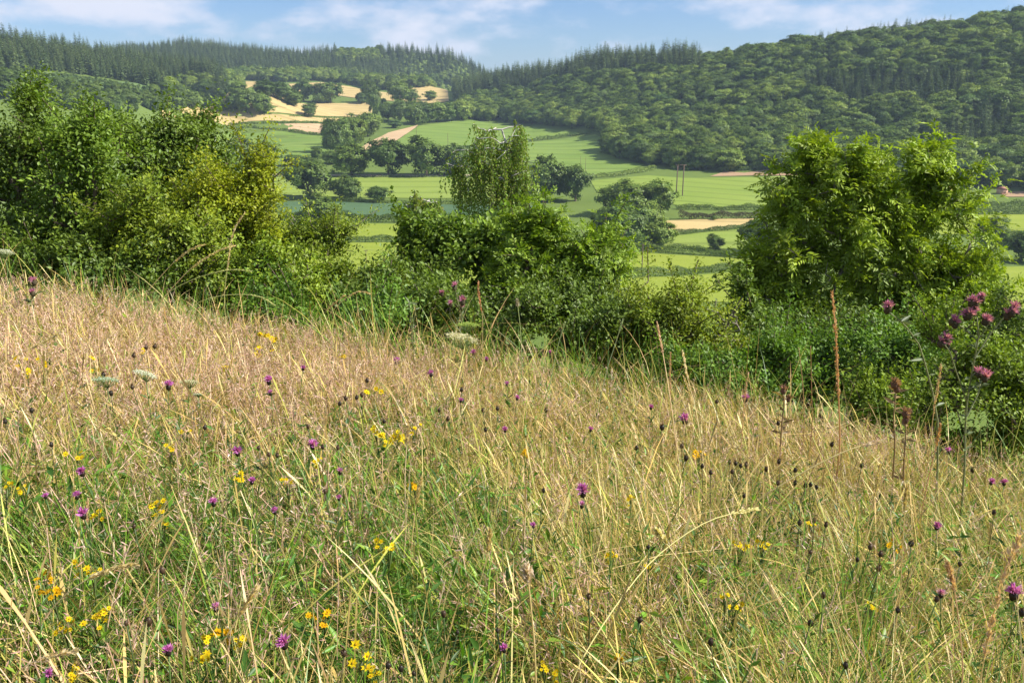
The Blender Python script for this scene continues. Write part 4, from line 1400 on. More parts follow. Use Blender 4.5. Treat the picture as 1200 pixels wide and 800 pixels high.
# right of centre
near_tree('hawthorn_bush', 'bush', 'scrubby hawthorn with orange-brown twig tips right of the centre group', [(760, 372, 34, 26), (790, 365, 30, 26), (775, 400, 50, 30), (738, 400, 30, 30), (760, 430, 50, 26)], 11.2, 440, 'spray', 'lf_olive',
          base_px=765, per=40, spread=0.15, L=0.048, seed=13.5, yellow=0.3)
near_tree('hawthorn_bush', 'bush', 'half bare bush with grey twigs left of the ash', [(828, 378, 26, 26), (840, 400, 40, 30), (820, 420, 40, 28), (850, 385, 20, 20)], 11.6, 360, 'spray', 'lf_olive', bark='bark_grey',
          base_px=835, per=34, spread=0.15, L=0.048, seed=14.5, yellow=0.35, r_tip=0.007, dead=lambda p: rng.random(len(p)) < np.where((proj(p)[0] > 822) & (proj(p)[1] < 395), 0.75, 0.1))
near_tree('sapling', 'tree', 'thin dark sapling beside the left flank of the ash', [(857, 328, 6, 8), (866, 342, 10, 8), (880, 352, 12, 10), (862, 362, 12, 14), (875, 385, 16, 16)], 13.0, 80, 'spray', 'lf_dark', base_px=868, trunk=(862, 350), per=30, spread=0.12, L=0.07, seed=15.1)
near_tree('bramble', 'bush', 'bright green brambles at the meadow edge left of the ash foot', [(842, 436, 30, 22), (872, 450, 30, 24), (905, 432, 32, 30), (800, 455, 30, 16), (818, 436, 22, 16)], 9.4, 480, 'spray', 'lf_bramble', base_px=850, per=40, spread=0.14, L=0.05, seed=16.4, yellow=0.2)
# the ash
near_tree('ash_tree', 'ash tree', 'large bright green ash on the right with many upright stems', [(958, 196, 22, 26), (944, 222, 30, 26), (925, 250, 28, 24), (975, 240, 28, 26), (1050, 186, 22, 18), (1032, 206, 28, 22), (1072, 196, 24, 26), (1100, 214, 22, 24), (1020, 235, 30, 26), (1066, 240, 32, 28), (1112, 250, 30, 26), (1140, 225, 10, 14), (1000, 226, 28, 26), (1012, 200, 18, 18), (1020, 255, 36, 28), (985, 275, 40, 28), (1090, 285, 46, 30), (900, 262, 14, 14),
          (905, 295, 34, 28), (945, 300, 40, 34), (1035, 290, 46, 34), (1115, 315, 40, 30), (900, 335, 32, 28), (930, 360, 44, 34), (985, 330, 44, 36), (1050, 340, 54, 36), (1000, 385, 60, 36), (1085, 365, 44, 34), (1130, 345, 30, 26), (1148, 318, 18, 16), (890, 370, 24, 24)], 17.0, 1500, 'pinnate', 'lf_ash',
          bark='bark_grey', base_px=1010, trunk=(1005, 330), per=6, L=0.28, seed=18.7, r_max=0.16, shell=0.78, up=-0.1, clump=0.25, shoots=0.22, per_clump=8)
near_tree('thicket', 'bush', 'dark green thicket under the ash', [(940, 425, 50, 36), (1000, 420, 55, 40), (1060, 430, 55, 40), (980, 460, 70, 30)], 11.4, 620, 'spray', 'lf_bramble', base_px=1000, per=42, spread=0.18, L=0.056, seed=19.4)
near_tree('thicket', 'bush', 'leafy green thicket behind the tall thistle at the right edge', [(1110, 425, 45, 40), (1160, 440, 50, 45), (1200, 410, 36, 40), (1120, 490, 60, 34), (1190, 490, 45, 40), (1100, 512, 40, 20), (1165, 518, 44, 20), (1050, 475, 50, 26)], 9.6, 700, 'spray', 'lf_mid', base_px=1140, per=42, spread=0.16, L=0.05, seed=20.8)
near_tree('thicket', 'bush', 'very dark bush at the right edge above the thicket', [(1190, 385, 22, 26), (1215, 370, 25, 35), (1180, 400, 16, 14)], 14.0, 160, 'spray', 'lf_dark', base_px=1200, per=40, spread=0.18, L=0.06, seed=21.7)

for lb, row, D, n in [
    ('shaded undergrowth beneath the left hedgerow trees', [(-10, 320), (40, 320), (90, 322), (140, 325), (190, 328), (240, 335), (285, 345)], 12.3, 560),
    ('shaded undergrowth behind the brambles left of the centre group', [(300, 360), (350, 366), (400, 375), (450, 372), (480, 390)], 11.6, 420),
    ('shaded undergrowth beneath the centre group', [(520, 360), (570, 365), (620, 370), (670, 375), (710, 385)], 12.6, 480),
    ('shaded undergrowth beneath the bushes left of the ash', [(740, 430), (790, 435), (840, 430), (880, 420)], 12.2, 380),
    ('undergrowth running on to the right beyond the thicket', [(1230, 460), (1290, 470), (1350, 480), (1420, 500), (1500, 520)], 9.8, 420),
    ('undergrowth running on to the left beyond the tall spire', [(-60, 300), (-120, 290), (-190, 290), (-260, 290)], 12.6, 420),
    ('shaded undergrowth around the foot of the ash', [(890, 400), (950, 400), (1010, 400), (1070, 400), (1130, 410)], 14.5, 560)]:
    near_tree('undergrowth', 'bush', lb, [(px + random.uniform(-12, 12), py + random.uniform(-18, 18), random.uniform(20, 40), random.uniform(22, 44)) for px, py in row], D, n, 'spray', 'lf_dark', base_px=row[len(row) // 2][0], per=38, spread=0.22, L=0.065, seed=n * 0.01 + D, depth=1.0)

# ------------------------------------------------------------------ the meadow
def ground_xy(n, r0, r1, azm=0.66, power=1.0):
    """places in the meadow, thinning with distance"""
    r = r0 + (r1 - r0) * rng.random(n) ** power
    az = rng.uniform(-azm, azm, n)
    # thinner beyond the sides of the view, so that a step aside still stands in grass
    out = rng.random(n) < 0.2
    az = np.where(out, np.sign(az) * rng.uniform(azm, 1.25, n), az)
    return r * np.sin(az), r * np.cos(az)


def edge_y(x):
    return 8.6 + 0.35 * np.sin(x * 0.9) + 0.25 * np.sin(x * 2.3 + 1) - 0.12 * x


def patch(x, y, s, seed):
    return np.array([mnoise.noise(Vector((a / s, b / s, seed))) for a, b in zip(x, y)])


def cover(x, y):
    """dry share and pinkness of the sward at a place, from how the meadow is patched"""
    z = zfun(x, y) + 0.4
    px, py = proj(np.stack([x, y, z], 1))
    G = lambda cx, cy, sx, sy: np.exp(-((px - cx) / sx) ** 2 - ((py - cy) / sy) ** 2)
    dry = 0.40 + 0.55 * G(150, 400, 330, 95) + 0.35 * G(450, 430, 200, 60) + 0.45 * G(960, 500, 300, 70) - 0.5 * G(220, 650, 340, 120) - 0.3 * G(420, 690, 170, 120) \
        + 0.22 * G(700, 700, 90, 60) + 0.15 * G(600, 520, 130, 70) - 0.06 * G(1000, 700, 220, 100) + 0.12 * G(800, 600, 400, 120) - 0.15 * G(560, 560, 110, 60)
    pink = 0.09 + 0.85 * G(130, 410, 330, 95) + 0.55 * G(400, 430, 200, 50) + 0.22 * G(980, 490, 240, 60) + 0.55 * G(690, 700, 80, 50) + 0.25 * G(250, 720, 80, 60)
    nz = patch(x, y, 0.55, 3.0)
    return np.clip(dry + 0.75 * nz, 0.02, 0.97), np.clip(pink + 0.35 * nz, 0, 1)


def ribbon(x, y, h, w, lean, bend, levels, prof, cols, tipcols=None, zoff=-0.02):
    """vectorised blades: curved tapering strips. prof(t) = relative half width"""
    n = len(x)
    ph = rng.uniform(0, 6.283, n)
    dirv = np.stack([np.cos(ph), np.sin(ph), 0 * ph], 1) + np.array([-0.25, 0.05, 0])
    dirv = unit(dirv)
    sa = ph + math.pi / 2 + rng.normal(size=n) * 0.5
    side = np.stack([np.cos(sa), np.sin(sa), 0 * sa], 1)
    base = np.stack([x, y, zfun(x, y) + zoff], 1)
    t = np.linspace(0, 1, levels)
    V = np.empty((n, levels, 2, 3))
    C = np.empty((n, levels, 2, 3))
    tipcols = cols if tipcols is None else tipcols
    for k, tk in enumerate(t):
        c = base + dirv * (h * (lean * tk + bend * tk ** 2.2))[:, None]
        c[:, 2] += h * (tk - 0.42 * bend * tk ** 2.6)
        hw = w * prof(tk) * 0.5
        V[:, k, 0] = c - side * hw[:, None]
        V[:, k, 1] = c + side * hw[:, None]
        cc = cols * (1 - tk) + tipcols * tk
        C[:, k, 0] = cc; C[:, k, 1] = cc
    i = np.arange(n)[:, None] * (levels * 2)
    F = np.concatenate([i + [2 * k, 2 * k + 1, 2 * k + 3, 2 * k + 2] for k in range(levels - 1)])
    return V.reshape(-1, 3), F, C.reshape(-1, 3)


PAL = dict(green=np.array([[.13, .27, .022], [.19, .34, .03], [.09, .20, .022], [.26, .35, .035], [.06, .14, .02]]),
           straw=np.array([[.68, .50, .16], [.80, .64, .28], [.42, .28, .09], [.70, .48, .19], [.52, .50, .10], [.27, .18, .07]]),
           pink=np.array([[.55, .34, .27], [.62, .41, .34], [.42, .25, .19], [.62, .46, .33]]))


def pick(pal, n, v=0.3):
    p = PAL[pal]
    return p[rng.integers(len(p), size=n)] * rng.uniform(1 - v, 1 + v, (n, 1)) * rng.uniform(0.94, 1.06, (n, 3))


def keep_mask(x, y):
    return (y < edge_y(x) + rng.exponential(0.28, len(x))) & (np.hypot(x, y) > 1.15)


# green and mixed leaf blades
n = 275000
x, y = ground_xy(n, 1.15, 11.5, power=1.0)
k = keep_mask(x, y); x, y = x[k], y[k]
tuft = patch(x, y, 0.22, 5.5)
k = rng.random(len(x)) < 0.62 + 1.3 * tuft; x, y, tuft = x[k], y[k], tuft[k]
dry, pink = cover(x, y)
isdry = rng.random(len(x)) < dry * 0.85
r = np.hypot(x, y)
h = rng.gamma(6, 0.058, len(x)) * (1 + 0.3 * patch(x, y, 0.7, 8.0)) * (1 + 0.6 * tuft) * np.clip(1.08 - 0.035 * r, 0.72, 1)
h = np.clip(h, 0.1, 0.72)
w = np.where(rng.random(len(x)) < 0.14, rng.uniform(0.005, 0.0085, len(x)), rng.uniform(0.0018, 0.0042, len(x))) * (1 + 0.06 * r)
cols = np.where(isdry[:, None], pick('straw', len(x)) * np.array([0.9, 0.9, 0.8]), pick('green', len(x)))
tipc = np.where((rng.random(len(x)) < 0.25)[:, None], pick('straw', len(x)), cols * 1.1)
V, F, C = ribbon(x, y, h, w, rng.uniform(0.0, 0.55, len(x)), rng.gamma(2, 0.27, len(x)), 6, lambda t: (1 - t) ** 0.6 * (0.7 + 0.6 * t) + 0.03, cols, tipc)
tag(mesh_obj('grass', make_mesh('grass', V, F, M['blade'], C)), 'mixed green and straw-coloured grass blades covering the meadow', 'grass', kind='stuff')

# flowering stems, straw with narrow heads
n = 37000
x, y = ground_xy(n, 1.2, 11.5)
k = keep_mask(x, y); x, y = x[k], y[k]
dry, pink = cover(x, y)
k = rng.random(len(x)) < 0.12 + 0.85 * dry; x, y, dry, pink = x[k], y[k], dry[k], pink[k]
r = np.hypot(x, y)
h = np.clip(rng.normal(0.52, 0.12, len(x)), 0.22, 0.8)
cols = np.where((rng.random(len(x)) < 0.3)[:, None], pick('green', len(x)) * 1.5, pick('straw', len(x)))
hd = rng.choice([0.0, 1.0], len(x), p=[0.4, 0.6])


def stemprof(t):
    return np.where(t > 0.8, 0.6 + hd * 1.5 * math.sin(min(1, max(0, (t - 0.8) / 0.2)) * math.pi) ** 0.7 if t < 0.999 else 0.1, 1.0)


V, F, C = ribbon(x, y, h, np.where(rng.random(len(x)) < 0.12, 1.8, 1.0) * rng.uniform(0.0018, 0.003, len(x)) * (1 + 0.07 * r), rng.uniform(0.02, 0.45, len(x)), rng.gamma(1.6, 0.22, len(x)), 10, stemprof, cols, pick('straw', len(x)) * 1.05)
tag(mesh_obj('seeding_grass', make_mesh('seeding_grass', V, F, M['blade'], C)), 'straw-coloured flowering grass stems with narrow seed heads among the meadow', 'grass', kind='stuff')

# hazy pinkish panicles of fine bent grass
n = 30000
x, y = ground_xy(n, 1.6, 11.5)
k = keep_mask(x, y); x, y = x[k], y[k]
dry, pink = cover(x, y)
k = rng.random(len(x)) < pink * 0.95 + 0.06; x, y = x[k], y[k]
r = np.hypot(x, y)
n = len(x)
h = np.clip(rng.normal(0.50, 0.08, n), 0.28, 0.7)
cols = pick('pink', n)
ln, bd = rng.uniform(0.02, 0.3, n), rng.gamma(1.5, 0.12, n)
ph = rng.uniform(0, 6.283, n)
dv = unit(np.stack([np.cos(ph), np.sin(ph), 0 * ph], 1) + np.array([-0.25, 0.05, 0]))
base = np.stack([x, y, zfun(x, y)], 1)
at = lambda t: base + dv * (h * (ln * t + bd * t ** 2.2))[:, None] + np.array([0, 0, 1.0]) * (h * (t - 0.42 * bd * t ** 2.6))[:, None]
mbp = MB()
p_ = [at(t) for t in (0.0, 0.45, 0.8, 1.0)]
wd_ = 0.0011 * (1 + 0.07 * r)
for a, b in zip(p_[:-1], p_[1:]):
    sd = unit(np.cross(b - a, rng.normal(size=(n, 3))))
    V = np.stack([a - sd * wd_[:, None], a + sd * wd_[:, None], b + sd * wd_[:, None], b - sd * wd_[:, None]], 1).reshape(-1, 3)
    mbp.add(V, np.arange(n)[:, None] * 4 + [0, 1, 2, 3], np.repeat(cols * np.array([1.15, 1.2, 1.0]), 4, 0))
for q in range(11):
    t = rng.uniform(0.66, 1.0, n)
    a = base + dv * (h * (ln * t + bd * t ** 2.2))[:, None] + np.array([0, 0, 1.0]) * (h * (t - 0.42 * bd * t ** 2.6))[:, None]
    d = unit(rand_dirs(n) + np.array([0, 0, 0.55]))
    L_ = rng.uniform(0.02, 0.055, n) * (1.25 - t) * 2.2
    b = a + d * L_[:, None]
    sd = unit(np.cross(d, rng.normal(size=(n, 3)))) * (0.0017 * (1 + 0.09 * r))[:, None]
    m_ = a + d * (L_ * 0.75)[:, None]
    V = np.stack([a, m_ - sd, b, m_ + sd], 1).reshape(-1, 3)
    mbp.add(V, np.arange(n)[:, None] * 4 + [0, 1, 2, 3], np.repeat(pick('pink', n), 4, 0))
tag(mesh_obj('bent_grass', mbp.mesh('bent_grass', M['blade'])), 'hazy pinkish heads of fine bent grass in drifts over the meadow', 'grass', kind='stuff')

# broad-leaved herbs low in the sward, and dead thatch
n = 72000
x, y = ground_xy(n, 1.2, 10.5)
k = keep_mask(x, y); x, y = x[k], y[k]
dry, pink = cover(x, y)
k = rng.random(len(x)) < ((1 - dry) * 0.95 + 0.1) * (0.5 + 1.6 * patch(x, y, 0.3, 7.7)); x, y = x[k], y[k]
n = len(x)
pos = np.stack([x, y, zfun(x, y) + rng.uniform(0.05, 0.46, n)], 1)
d = unit(rand_dirs(n) + np.array([0, 0, 0.45])); L_ = rng.uniform(0.03, 0.085, n)
V, F = leaves(pos, d, unit(rand_dirs(n) + np.array([0, 0, 1.2])), L_, L_ * rng.uniform(0.14, 0.36, n), 0.15)
tag(mesh_obj('meadow_herbs', make_mesh('meadow_herbs', V, F, M['plant'], np.repeat(pick('green', n) * np.array([0.85, 0.95, 0.9]), 4, 0))), 'narrow green leaves of meadow herbs between the grasses', 'herbs', kind='stuff')
n = 22000
x, y = ground_xy(n, 1.0, 10.0)
k = keep_mask(x, y); x, y = x[k], y[k]; n = len(x)
pos = np.stack([x, y, zfun(x, y) + rng.uniform(0.0, 0.2, n)], 1)
d = unit(rand_dirs(n) * np.array([1, 1, 0.35]))
L_ = rng.uniform(0.1, 0.3, n)
V, F = leaves(pos, d, unit(rand_dirs(n) + np.array([0, 0, 1.0])), L_, 0.005 + 0 * L_, 0.1)
tag(mesh_obj('dead_grass', make_mesh('dead_grass', V, F, M['blade'], np.repeat(pick('straw', n) * 0.5, 4, 0))), 'dead tangled straw lying low between the living grass', 'grass', kind='stuff')

# leafy flower stems not yet in bloom, in clumps
n = 5200
x, y = ground_xy(n, 1.3, 9.5)
k = keep_mask(x, y); x, y = x[k], y[k]
dry, pink = cover(x, y)
k = rng.random(len(x)) < (0.9 - dry) * (0.35 + 2.2 * patch(x, y, 0.4, 21.0)); x, y = x[k], y[k]
n = len(x)
base = np.stack([x, y, zfun(x, y)], 1)
ax = unit(np.array([0, 0, 1.0]) + rng.normal(size=(n, 3)) * np.array([.22, .22, 0]))
h = rng.uniform(0.28, 0.58, n)
lm = MB()
V, F = segs(base, base + ax * h[:, None], np.full(n, .0022), np.full(n, .0014), 4)
dk = np.array([.075, .155, .025]) * rng.uniform(.7, 1.35, (n, 1))
lm.add(V, F, np.repeat(dk * 1.1, 8, 0))
for q in range(15):
    t = rng.uniform(0.15, 1.0, n)
    p = base + ax * (h * t)[:, None]
    d = unit(rand_dirs(n) * np.array([1, 1, .3]) + ax * 0.7)
    l = rng.uniform(.035, .085, n) * (1.25 - 0.6 * t)
    V, F = leaves(p, d, unit(rand_dirs(n) * .6 + ax), l, l * rng.uniform(.14, .3, n), .15)
    lm.add(V, F, np.repeat(dk * rng.uniform(.8, 1.2, (n, 1)), 4, 0))
tag(mesh_obj('leafy_stems', lm.mesh('leafy_stems', M['plant'])), 'dark green leafy stems standing in clumps among the grass', 'herbs', kind='stuff')

# rank grass and tall stems where the meadow runs into the bushes
n = 15000
az = rng.uniform(-0.72, 0.76, n)
y = 8.5 + rng.gamma(2.0, 0.42, n) - 0.35
x = np.tan(az) * y
y = y + edge_y(x) - 8.6
k = rng.random(n) < (0.55 + 1.5 * patch(x, y, 0.5, 12.0)) * np.clip(1 - x * 0.13, 0.3, 1); x, y = x[k], y[k]
n = len(x)
h = np.clip(rng.gamma(5, 0.115, n), 0.2, 1.15) * (1 + 0.35 * patch(x, y, 0.6, 15.0))
gr = rng.random(n) < 0.62
cols = np.where(gr[:, None], pick('green', n) * 1.0, pick('straw', n))
V, F, C = ribbon(x, y, h, rng.uniform(0.005, 0.012, n), rng.uniform(0.02, 0.4, n), rng.gamma(2, 0.2, n), 7, lambda t: (1 - t) ** 0.6 * (0.7 + 0.6 * t) + 0.03, cols, cols * 1.05)
tag(mesh_obj('rank_grass', make_mesh('rank_grass', V, F, M['blade'], C)), 'taller ragged grass where the meadow runs into the bushes', 'grass', kind='stuff')

# ------------------------------------------------------------------ flowers, each a plant of its own
GREEN = (.11, .19, .045)


def stem_path(base, top, bow=0.04, n=7):
    t = np.linspace(0, 1, n)[:, None]
    s = np.array([random.uniform(-1, 1), random.uniform(-1, 1), 0]) * bow
    p = base + (top - base) * t
    return p + s * (4 * t * (1 - t)) * np.linalg.norm(top - base)


def stem_leaves(mb, path, k, L, W, col):
    n = len(path)
    i = rng.integers(1, max(2, n - 1), k)
    d = unit(rand_dirs(k) * np.array([1, 1, 0.3]) + np.array([0, 0, 0.6]))
    l = L * rng.uniform(0.6, 1.2, k)
    V, F = leaves(path[i], d, unit(rand_dirs(k) + np.array([0, 0, 1.0])), l, l * W, 0.12)
    mb.add(V, F, np.repeat(np.array(col) * rng.uniform(0.7, 1.2, (k, 1)), 4, 0))


def axis_frame(ax):
    ax = unit(np.asarray(ax, float)); u = unit(np.cross(ax, [0.3, 0.9, 0.2])); return ax, u, np.cross(ax, u)


def floret_head(mb, c, ax, r, col, n, inner, h=0.55, w=0.14):
    """a brush of thin florets spreading from c"""
    ax, u, v = axis_frame(ax)
    a = rng.uniform(0, 6.283, n); el = rng.uniform(0.05, 1.0, n) ** 0.7 * 1.25
    d = ax * np.cos(el)[:, None] + (u * np.cos(a)[:, None] + v * np.sin(a)[:, None]) * np.sin(el)[:, None]
    l = r * rng.uniform(0.75, 1.1, n)
    V, F = leaves(c + d * 0.1 * r, d, unit(rand_dirs(n)), l, l * w * 2, 0.1)
    tt = np.clip(el / 1.25, 0, 1)[:, None]
    c_ = np.array(inner) * (1 - tt) + np.array(col) * tt
    mb.add(V, F, np.repeat(c_ * rng.uniform(0.75, 1.25, (n, 1)), 4, 0))


def hd_px(px, py, s, hh):
    """ground point, head position and head diameter"""
    g = hit_near(px, py, hh)
    top = P(px, py, g[1])
    dist = np.linalg.norm(top - np.array([0, 0, CAM_Z]))
    return g, top, s * dist / 1000


def finish(root, pieces):
    base = np.array(root.location)
    for nm, mb, mt in pieces:
        if mb.n: mesh_obj(nm, mb.mesh(nm, M[mt], off=base), root)


def knapweed(px, py, s, label, group, hh=0.62, pale=False):
    g, top, dia = hd_px(px, py, s, hh)
    base = g + np.array([random.uniform(-.08, .08), random.uniform(-.05, .1), 0]); base[2] = hz(base[0], base[1])
    root = empty('knapweed', base)
    tag(root, label, 'knapweed flower', group)
    path = stem_path(base, top - np.array([0, 0, dia * 0.45]), 0.05)
    st = MB(); V, F = tube(path, np.linspace(0.003, 0.002, len(path)), 5); st.add(V, F, GREEN)
    stem_leaves(st, path, 9, 0.06, 0.18, (.09, .16, .05))
    ax = unit(path[-1] - path[-2]) + np.array([random.uniform(-.4, .4), random.uniform(-.5, .1), 0.3])
    br = MB(); V, F = blob(path[-1] + np.array([0, 0, dia * .12]), dia * .24, dia * .24, dia * .3, 8, 6, 0.1); br.add(V, F, (.035, .022, .014))
    pt = MB()
    col = (.74, .50, .58) if pale else (.66, .27, .60)
    floret_head(pt, path[-1] + np.array([0, 0, dia * .3]), ax, dia * 0.55, col, 60, (.58, .13, .50))
    finish(root, [('stem', st, 'plant'), ('bracts', br, 'plant'), ('florets', pt, 'petal')])


def seed_head(px, py, s, label, group, hh=0.6):
    g, top, dia = hd_px(px, py, s, hh)
    base = g + np.array([random.uniform(-.08, .08), random.uniform(-.05, .1), 0]); base[2] = hz(base[0], base[1])
    root = empty('knapweed_seed_head', base)
    tag(root, label, 'seed head', group)
    path = stem_path(base, top - np.array([0, 0, dia * 0.4]), 0.05)
    st = MB(); V, F = tube(path, np.linspace(0.0028, 0.002, len(path)), 5)
    st.add(V, F, random.choice([GREEN, (.16, .15, .06), (.08, .12, .035)]))
    stem_leaves(st, path, 6, 0.05, 0.18, (.08, .13, .045))
    hdm = MB(); V, F = blob(path[-1] + np.array([0, 0, dia * .3]), dia * .33, dia * .33, dia * random.uniform(.38, .5), 8, 6, 0.16)
    hdm.add(V, F, random.choice([(.045, .028, .018), (.085, .05, .028), (.04, .03, .02), (.11, .065, .035)]))
    floret_head(hdm, path[-1] + np.array([0, 0, dia * .55]), (0, 0, 1), dia * random.uniform(.3, .5), (.20, .12, .06), 18, (.07, .045, .025))
    V, F = leaves(np.tile(path[-1] + np.array([0, 0, dia * .25]), (16, 1)) + rand_dirs(16) * dia * .26, unit(rand_dirs(16) + np.array([0, 0, .8])), rand_dirs(16), dia * .3, dia * .12)
    hdm.add(V, F, (.10, .065, .035))
    finish(root, [('stem', st, 'plant'), ('head', hdm, 'plant')])


def yellow(px, py, s, label, group, hh=0.52, orange=False):
    """branched stem with several five-petalled yellow flowers"""
    g, top, dia = hd_px(px, py, s, hh)
    base = g + np.array([random.uniform(-.06, .06), random.uniform(-.05, .1), 0]); base[2] = hz(base[0], base[1])
    root = empty('yellow_wildflower', base)
    tag(root, label, 'yellow flower', group)
    st = MB(); path = stem_path(base, top - np.array([0, 0, dia * .3]), 0.05)
    V, F = tube(path, np.linspace(.0028, .002, len(path)), 5); st.add(V, F, (.13, .18, .05))
    stem_leaves(st, path, 12, 0.03, 0.35, (.11, .19, .05))
    pcs = [('stem', st, 'plant')]
    k = random.randint(4, 7)
    for q in range(k):
        c = top + rng.normal(size=3) * np.array([.32, .32, .26]) * dia
        V, F = tube(np.array([path[-2], (path[-1] + c) / 2, c]), .0015, 4); st.add(V, F, (.13, .18, .05))
        fl = MB(); fd = dia * random.uniform(.18, .34)
        ax, u, v = axis_frame(np.array([random.uniform(-.6, .6), random.uniform(-1, 0), random.uniform(.3, 1)]))
        m_ = 7
        a = np.arange(m_) * 6.283 / m_ + random.random()
        d = u * np.cos(a)[:, None] + v * np.sin(a)[:, None] + ax * 0.35
        V, F = leaves(np.tile(c, (m_, 1)), d, np.tile(ax, (m_, 1)), fd, fd * .62, .05)
        yc = np.array((.80, .47, .015) if orange else (.84, .64, .02))
        fl.add(V, F, np.repeat(yc * rng.uniform(.8, 1.1, (m_, 1)), 4, 0))
        V, F = blob(c + ax * fd * .12, fd * .28, fd * .28, fd * .2, 6, 4); fl.add(V, F, (.55, .33, .02))
        pcs.append(('flower', fl, 'petal'))
    finish(root, pcs)


def umbel(px, py, s, label, hh=0.7, tint=(.72, .74, .58), tilt=0.0):
    g, top, dia = hd_px(px, py, s, hh)
    base = g + np.array([random.uniform(-.1, .1), 0, 0]); base[2] = hz(base[0], base[1])
    root = empty('wild_carrot', base)
    tag(root, label, 'white umbel', 'flat white umbels of wild carrot')
    hub = top - np.array([0, 0, dia * .45])
    path = stem_path(base, hub, 0.04)
    st = MB(); V, F = tube(path, np.linspace(.004, .003, len(path)), 6); st.add(V, F, (.17, .24, .07))
    stem_leaves(st, path, 8, .07, .3, (.10, .18, .05))
    um = MB()
    ax, u, v = axis_frame(np.array([tilt, 0.38, 1]))
    for q in range(34):
        rr = math.sqrt((q + .5) / 34) * dia * .5; a = q * 2.39996
        c = top + (u * math.cos(a) + v * math.sin(a)) * rr - ax * (rr * rr / dia) * .35
        V, F = tube(np.array([hub, hub * .4 + c * .6 - ax * dia * .05, c]), .0012, 4); st.add(V, F, (.2, .28, .09))
        m_ = 14
        pos = c + rng.normal(size=(m_, 3)) * dia * .038
        V, F = leaves(pos, rand_dirs(m_), unit(rand_dirs(m_) + np.array([0, 0, 2])), dia * .06, dia * .05, .05)
        um.add(V, F, np.repeat(np.array(tint) * rng.uniform(.75, 1.1, (m_, 1)), 4, 0))
    finish(root, [('stem', st, 'plant'), ('umbel', um, 'petal')])


ORD = ['first', 'second', 'third', 'fourth', 'fifth', 'sixth', 'seventh', 'eighth', 'ninth', 'tenth', 'eleventh', 'twelfth', 'thirteenth', 'fourteenth', 'fifteenth', 'sixteenth', 'seventeenth', 'eighteenth', 'nineteenth', 'twentieth'] + ['twenty-' + t for t in ('first', 'second', 'third', 'fourth', 'fifth', 'sixth', 'seventh', 'eighth', 'ninth')]


def ranked(items, fmt, special, group, fn, hfun, **kw):
    """label each by its band of the meadow and its turn from the left there, unless it has a label of its own"""
    bands = [(0, 455, 'along the back of the meadow'), (455, 520, 'in the upper band of the meadow'), (520, 580, 'in the middle band of the meadow'), (580, 680, 'in the lower band of the meadow'), (680, 999, 'along the bottom edge')]
    for lo, hi, where in bands:
        row = sorted([t for t in items if lo <= t[1] < hi])
        k = 0
        for t in row:
            lb = special.get(t[:2])
            if lb is None:
                lb = fmt % (ORD[k] if k < len(ORD) else 'last', where)
            k += 1
            fn(t[0], t[1], t[2], lb, group, hh=hfun(t[1]), **(t[3] if len(t) > 3 else {}))


hk = lambda py: 0.60 - 0.1 * min(1, max(0, (450 - py) / 100))
PALE = dict(pale=True)
rng = np.random.default_rng(91); random.seed(91)
KN = [(683, 573, 20), (333, 750, 20), (803, 489, 16), (1189, 692, 21), (97, 600, 15), (96, 551, 13), (90, 579, 11), (278, 527, 14), (295, 562, 11), (250, 587, 12), (366, 519, 15), (315, 444, 13),
      (322, 597, 11), (397, 582, 9), (197, 760, 15), (197, 450, 13), (465, 422, 11), (505, 436, 11), (874, 465, 12), (591, 758, 13), (1098, 615, 11), (1162, 563, 9), (1177, 564, 9), (1112, 527, 10),
      (53, 580, 8), (253, 710, 13, PALE), (57, 787, 12), (625, 614, 9), (592, 502, 9), (540, 468, 8), (682, 590, 11, PALE), (692, 502, 8), (606, 465, 8), (594, 449, 8), (555, 412, 9), (317, 459, 8), (355, 430, 8),
      (1103, 694, 12, PALE), (398, 551, 10, PALE), (763, 476, 8), (570, 420, 7), (645, 412, 7)]
KN = [(t[0], t[1], t[2] * .88, *t[3:]) for t in KN]
ranked(KN, 'purple knapweed flower, %s purple from left %s', {
    (683, 573): 'largest purple knapweed flower, with a pale fringe, in the centre of the meadow', (333, 750): 'bright magenta knapweed flower near the bottom edge left of centre',
    (803, 489): 'purple knapweed flower above a row of dark seed heads right of centre', (1189, 692): 'purple knapweed flower cut close by the right edge beside the fat grass spike',
    (682, 590): 'pale faded knapweed just beneath the largest purple flower', (874, 465): 'pink knapweed flower against the brambles at the back of the meadow',
    (1103, 694): 'faded cream and pink knapweed in the lower right grass', (253, 710): 'faded greyish pink knapweed in the lower left grass'},
       'purple knapweed flowers in the meadow', knapweed, hk)

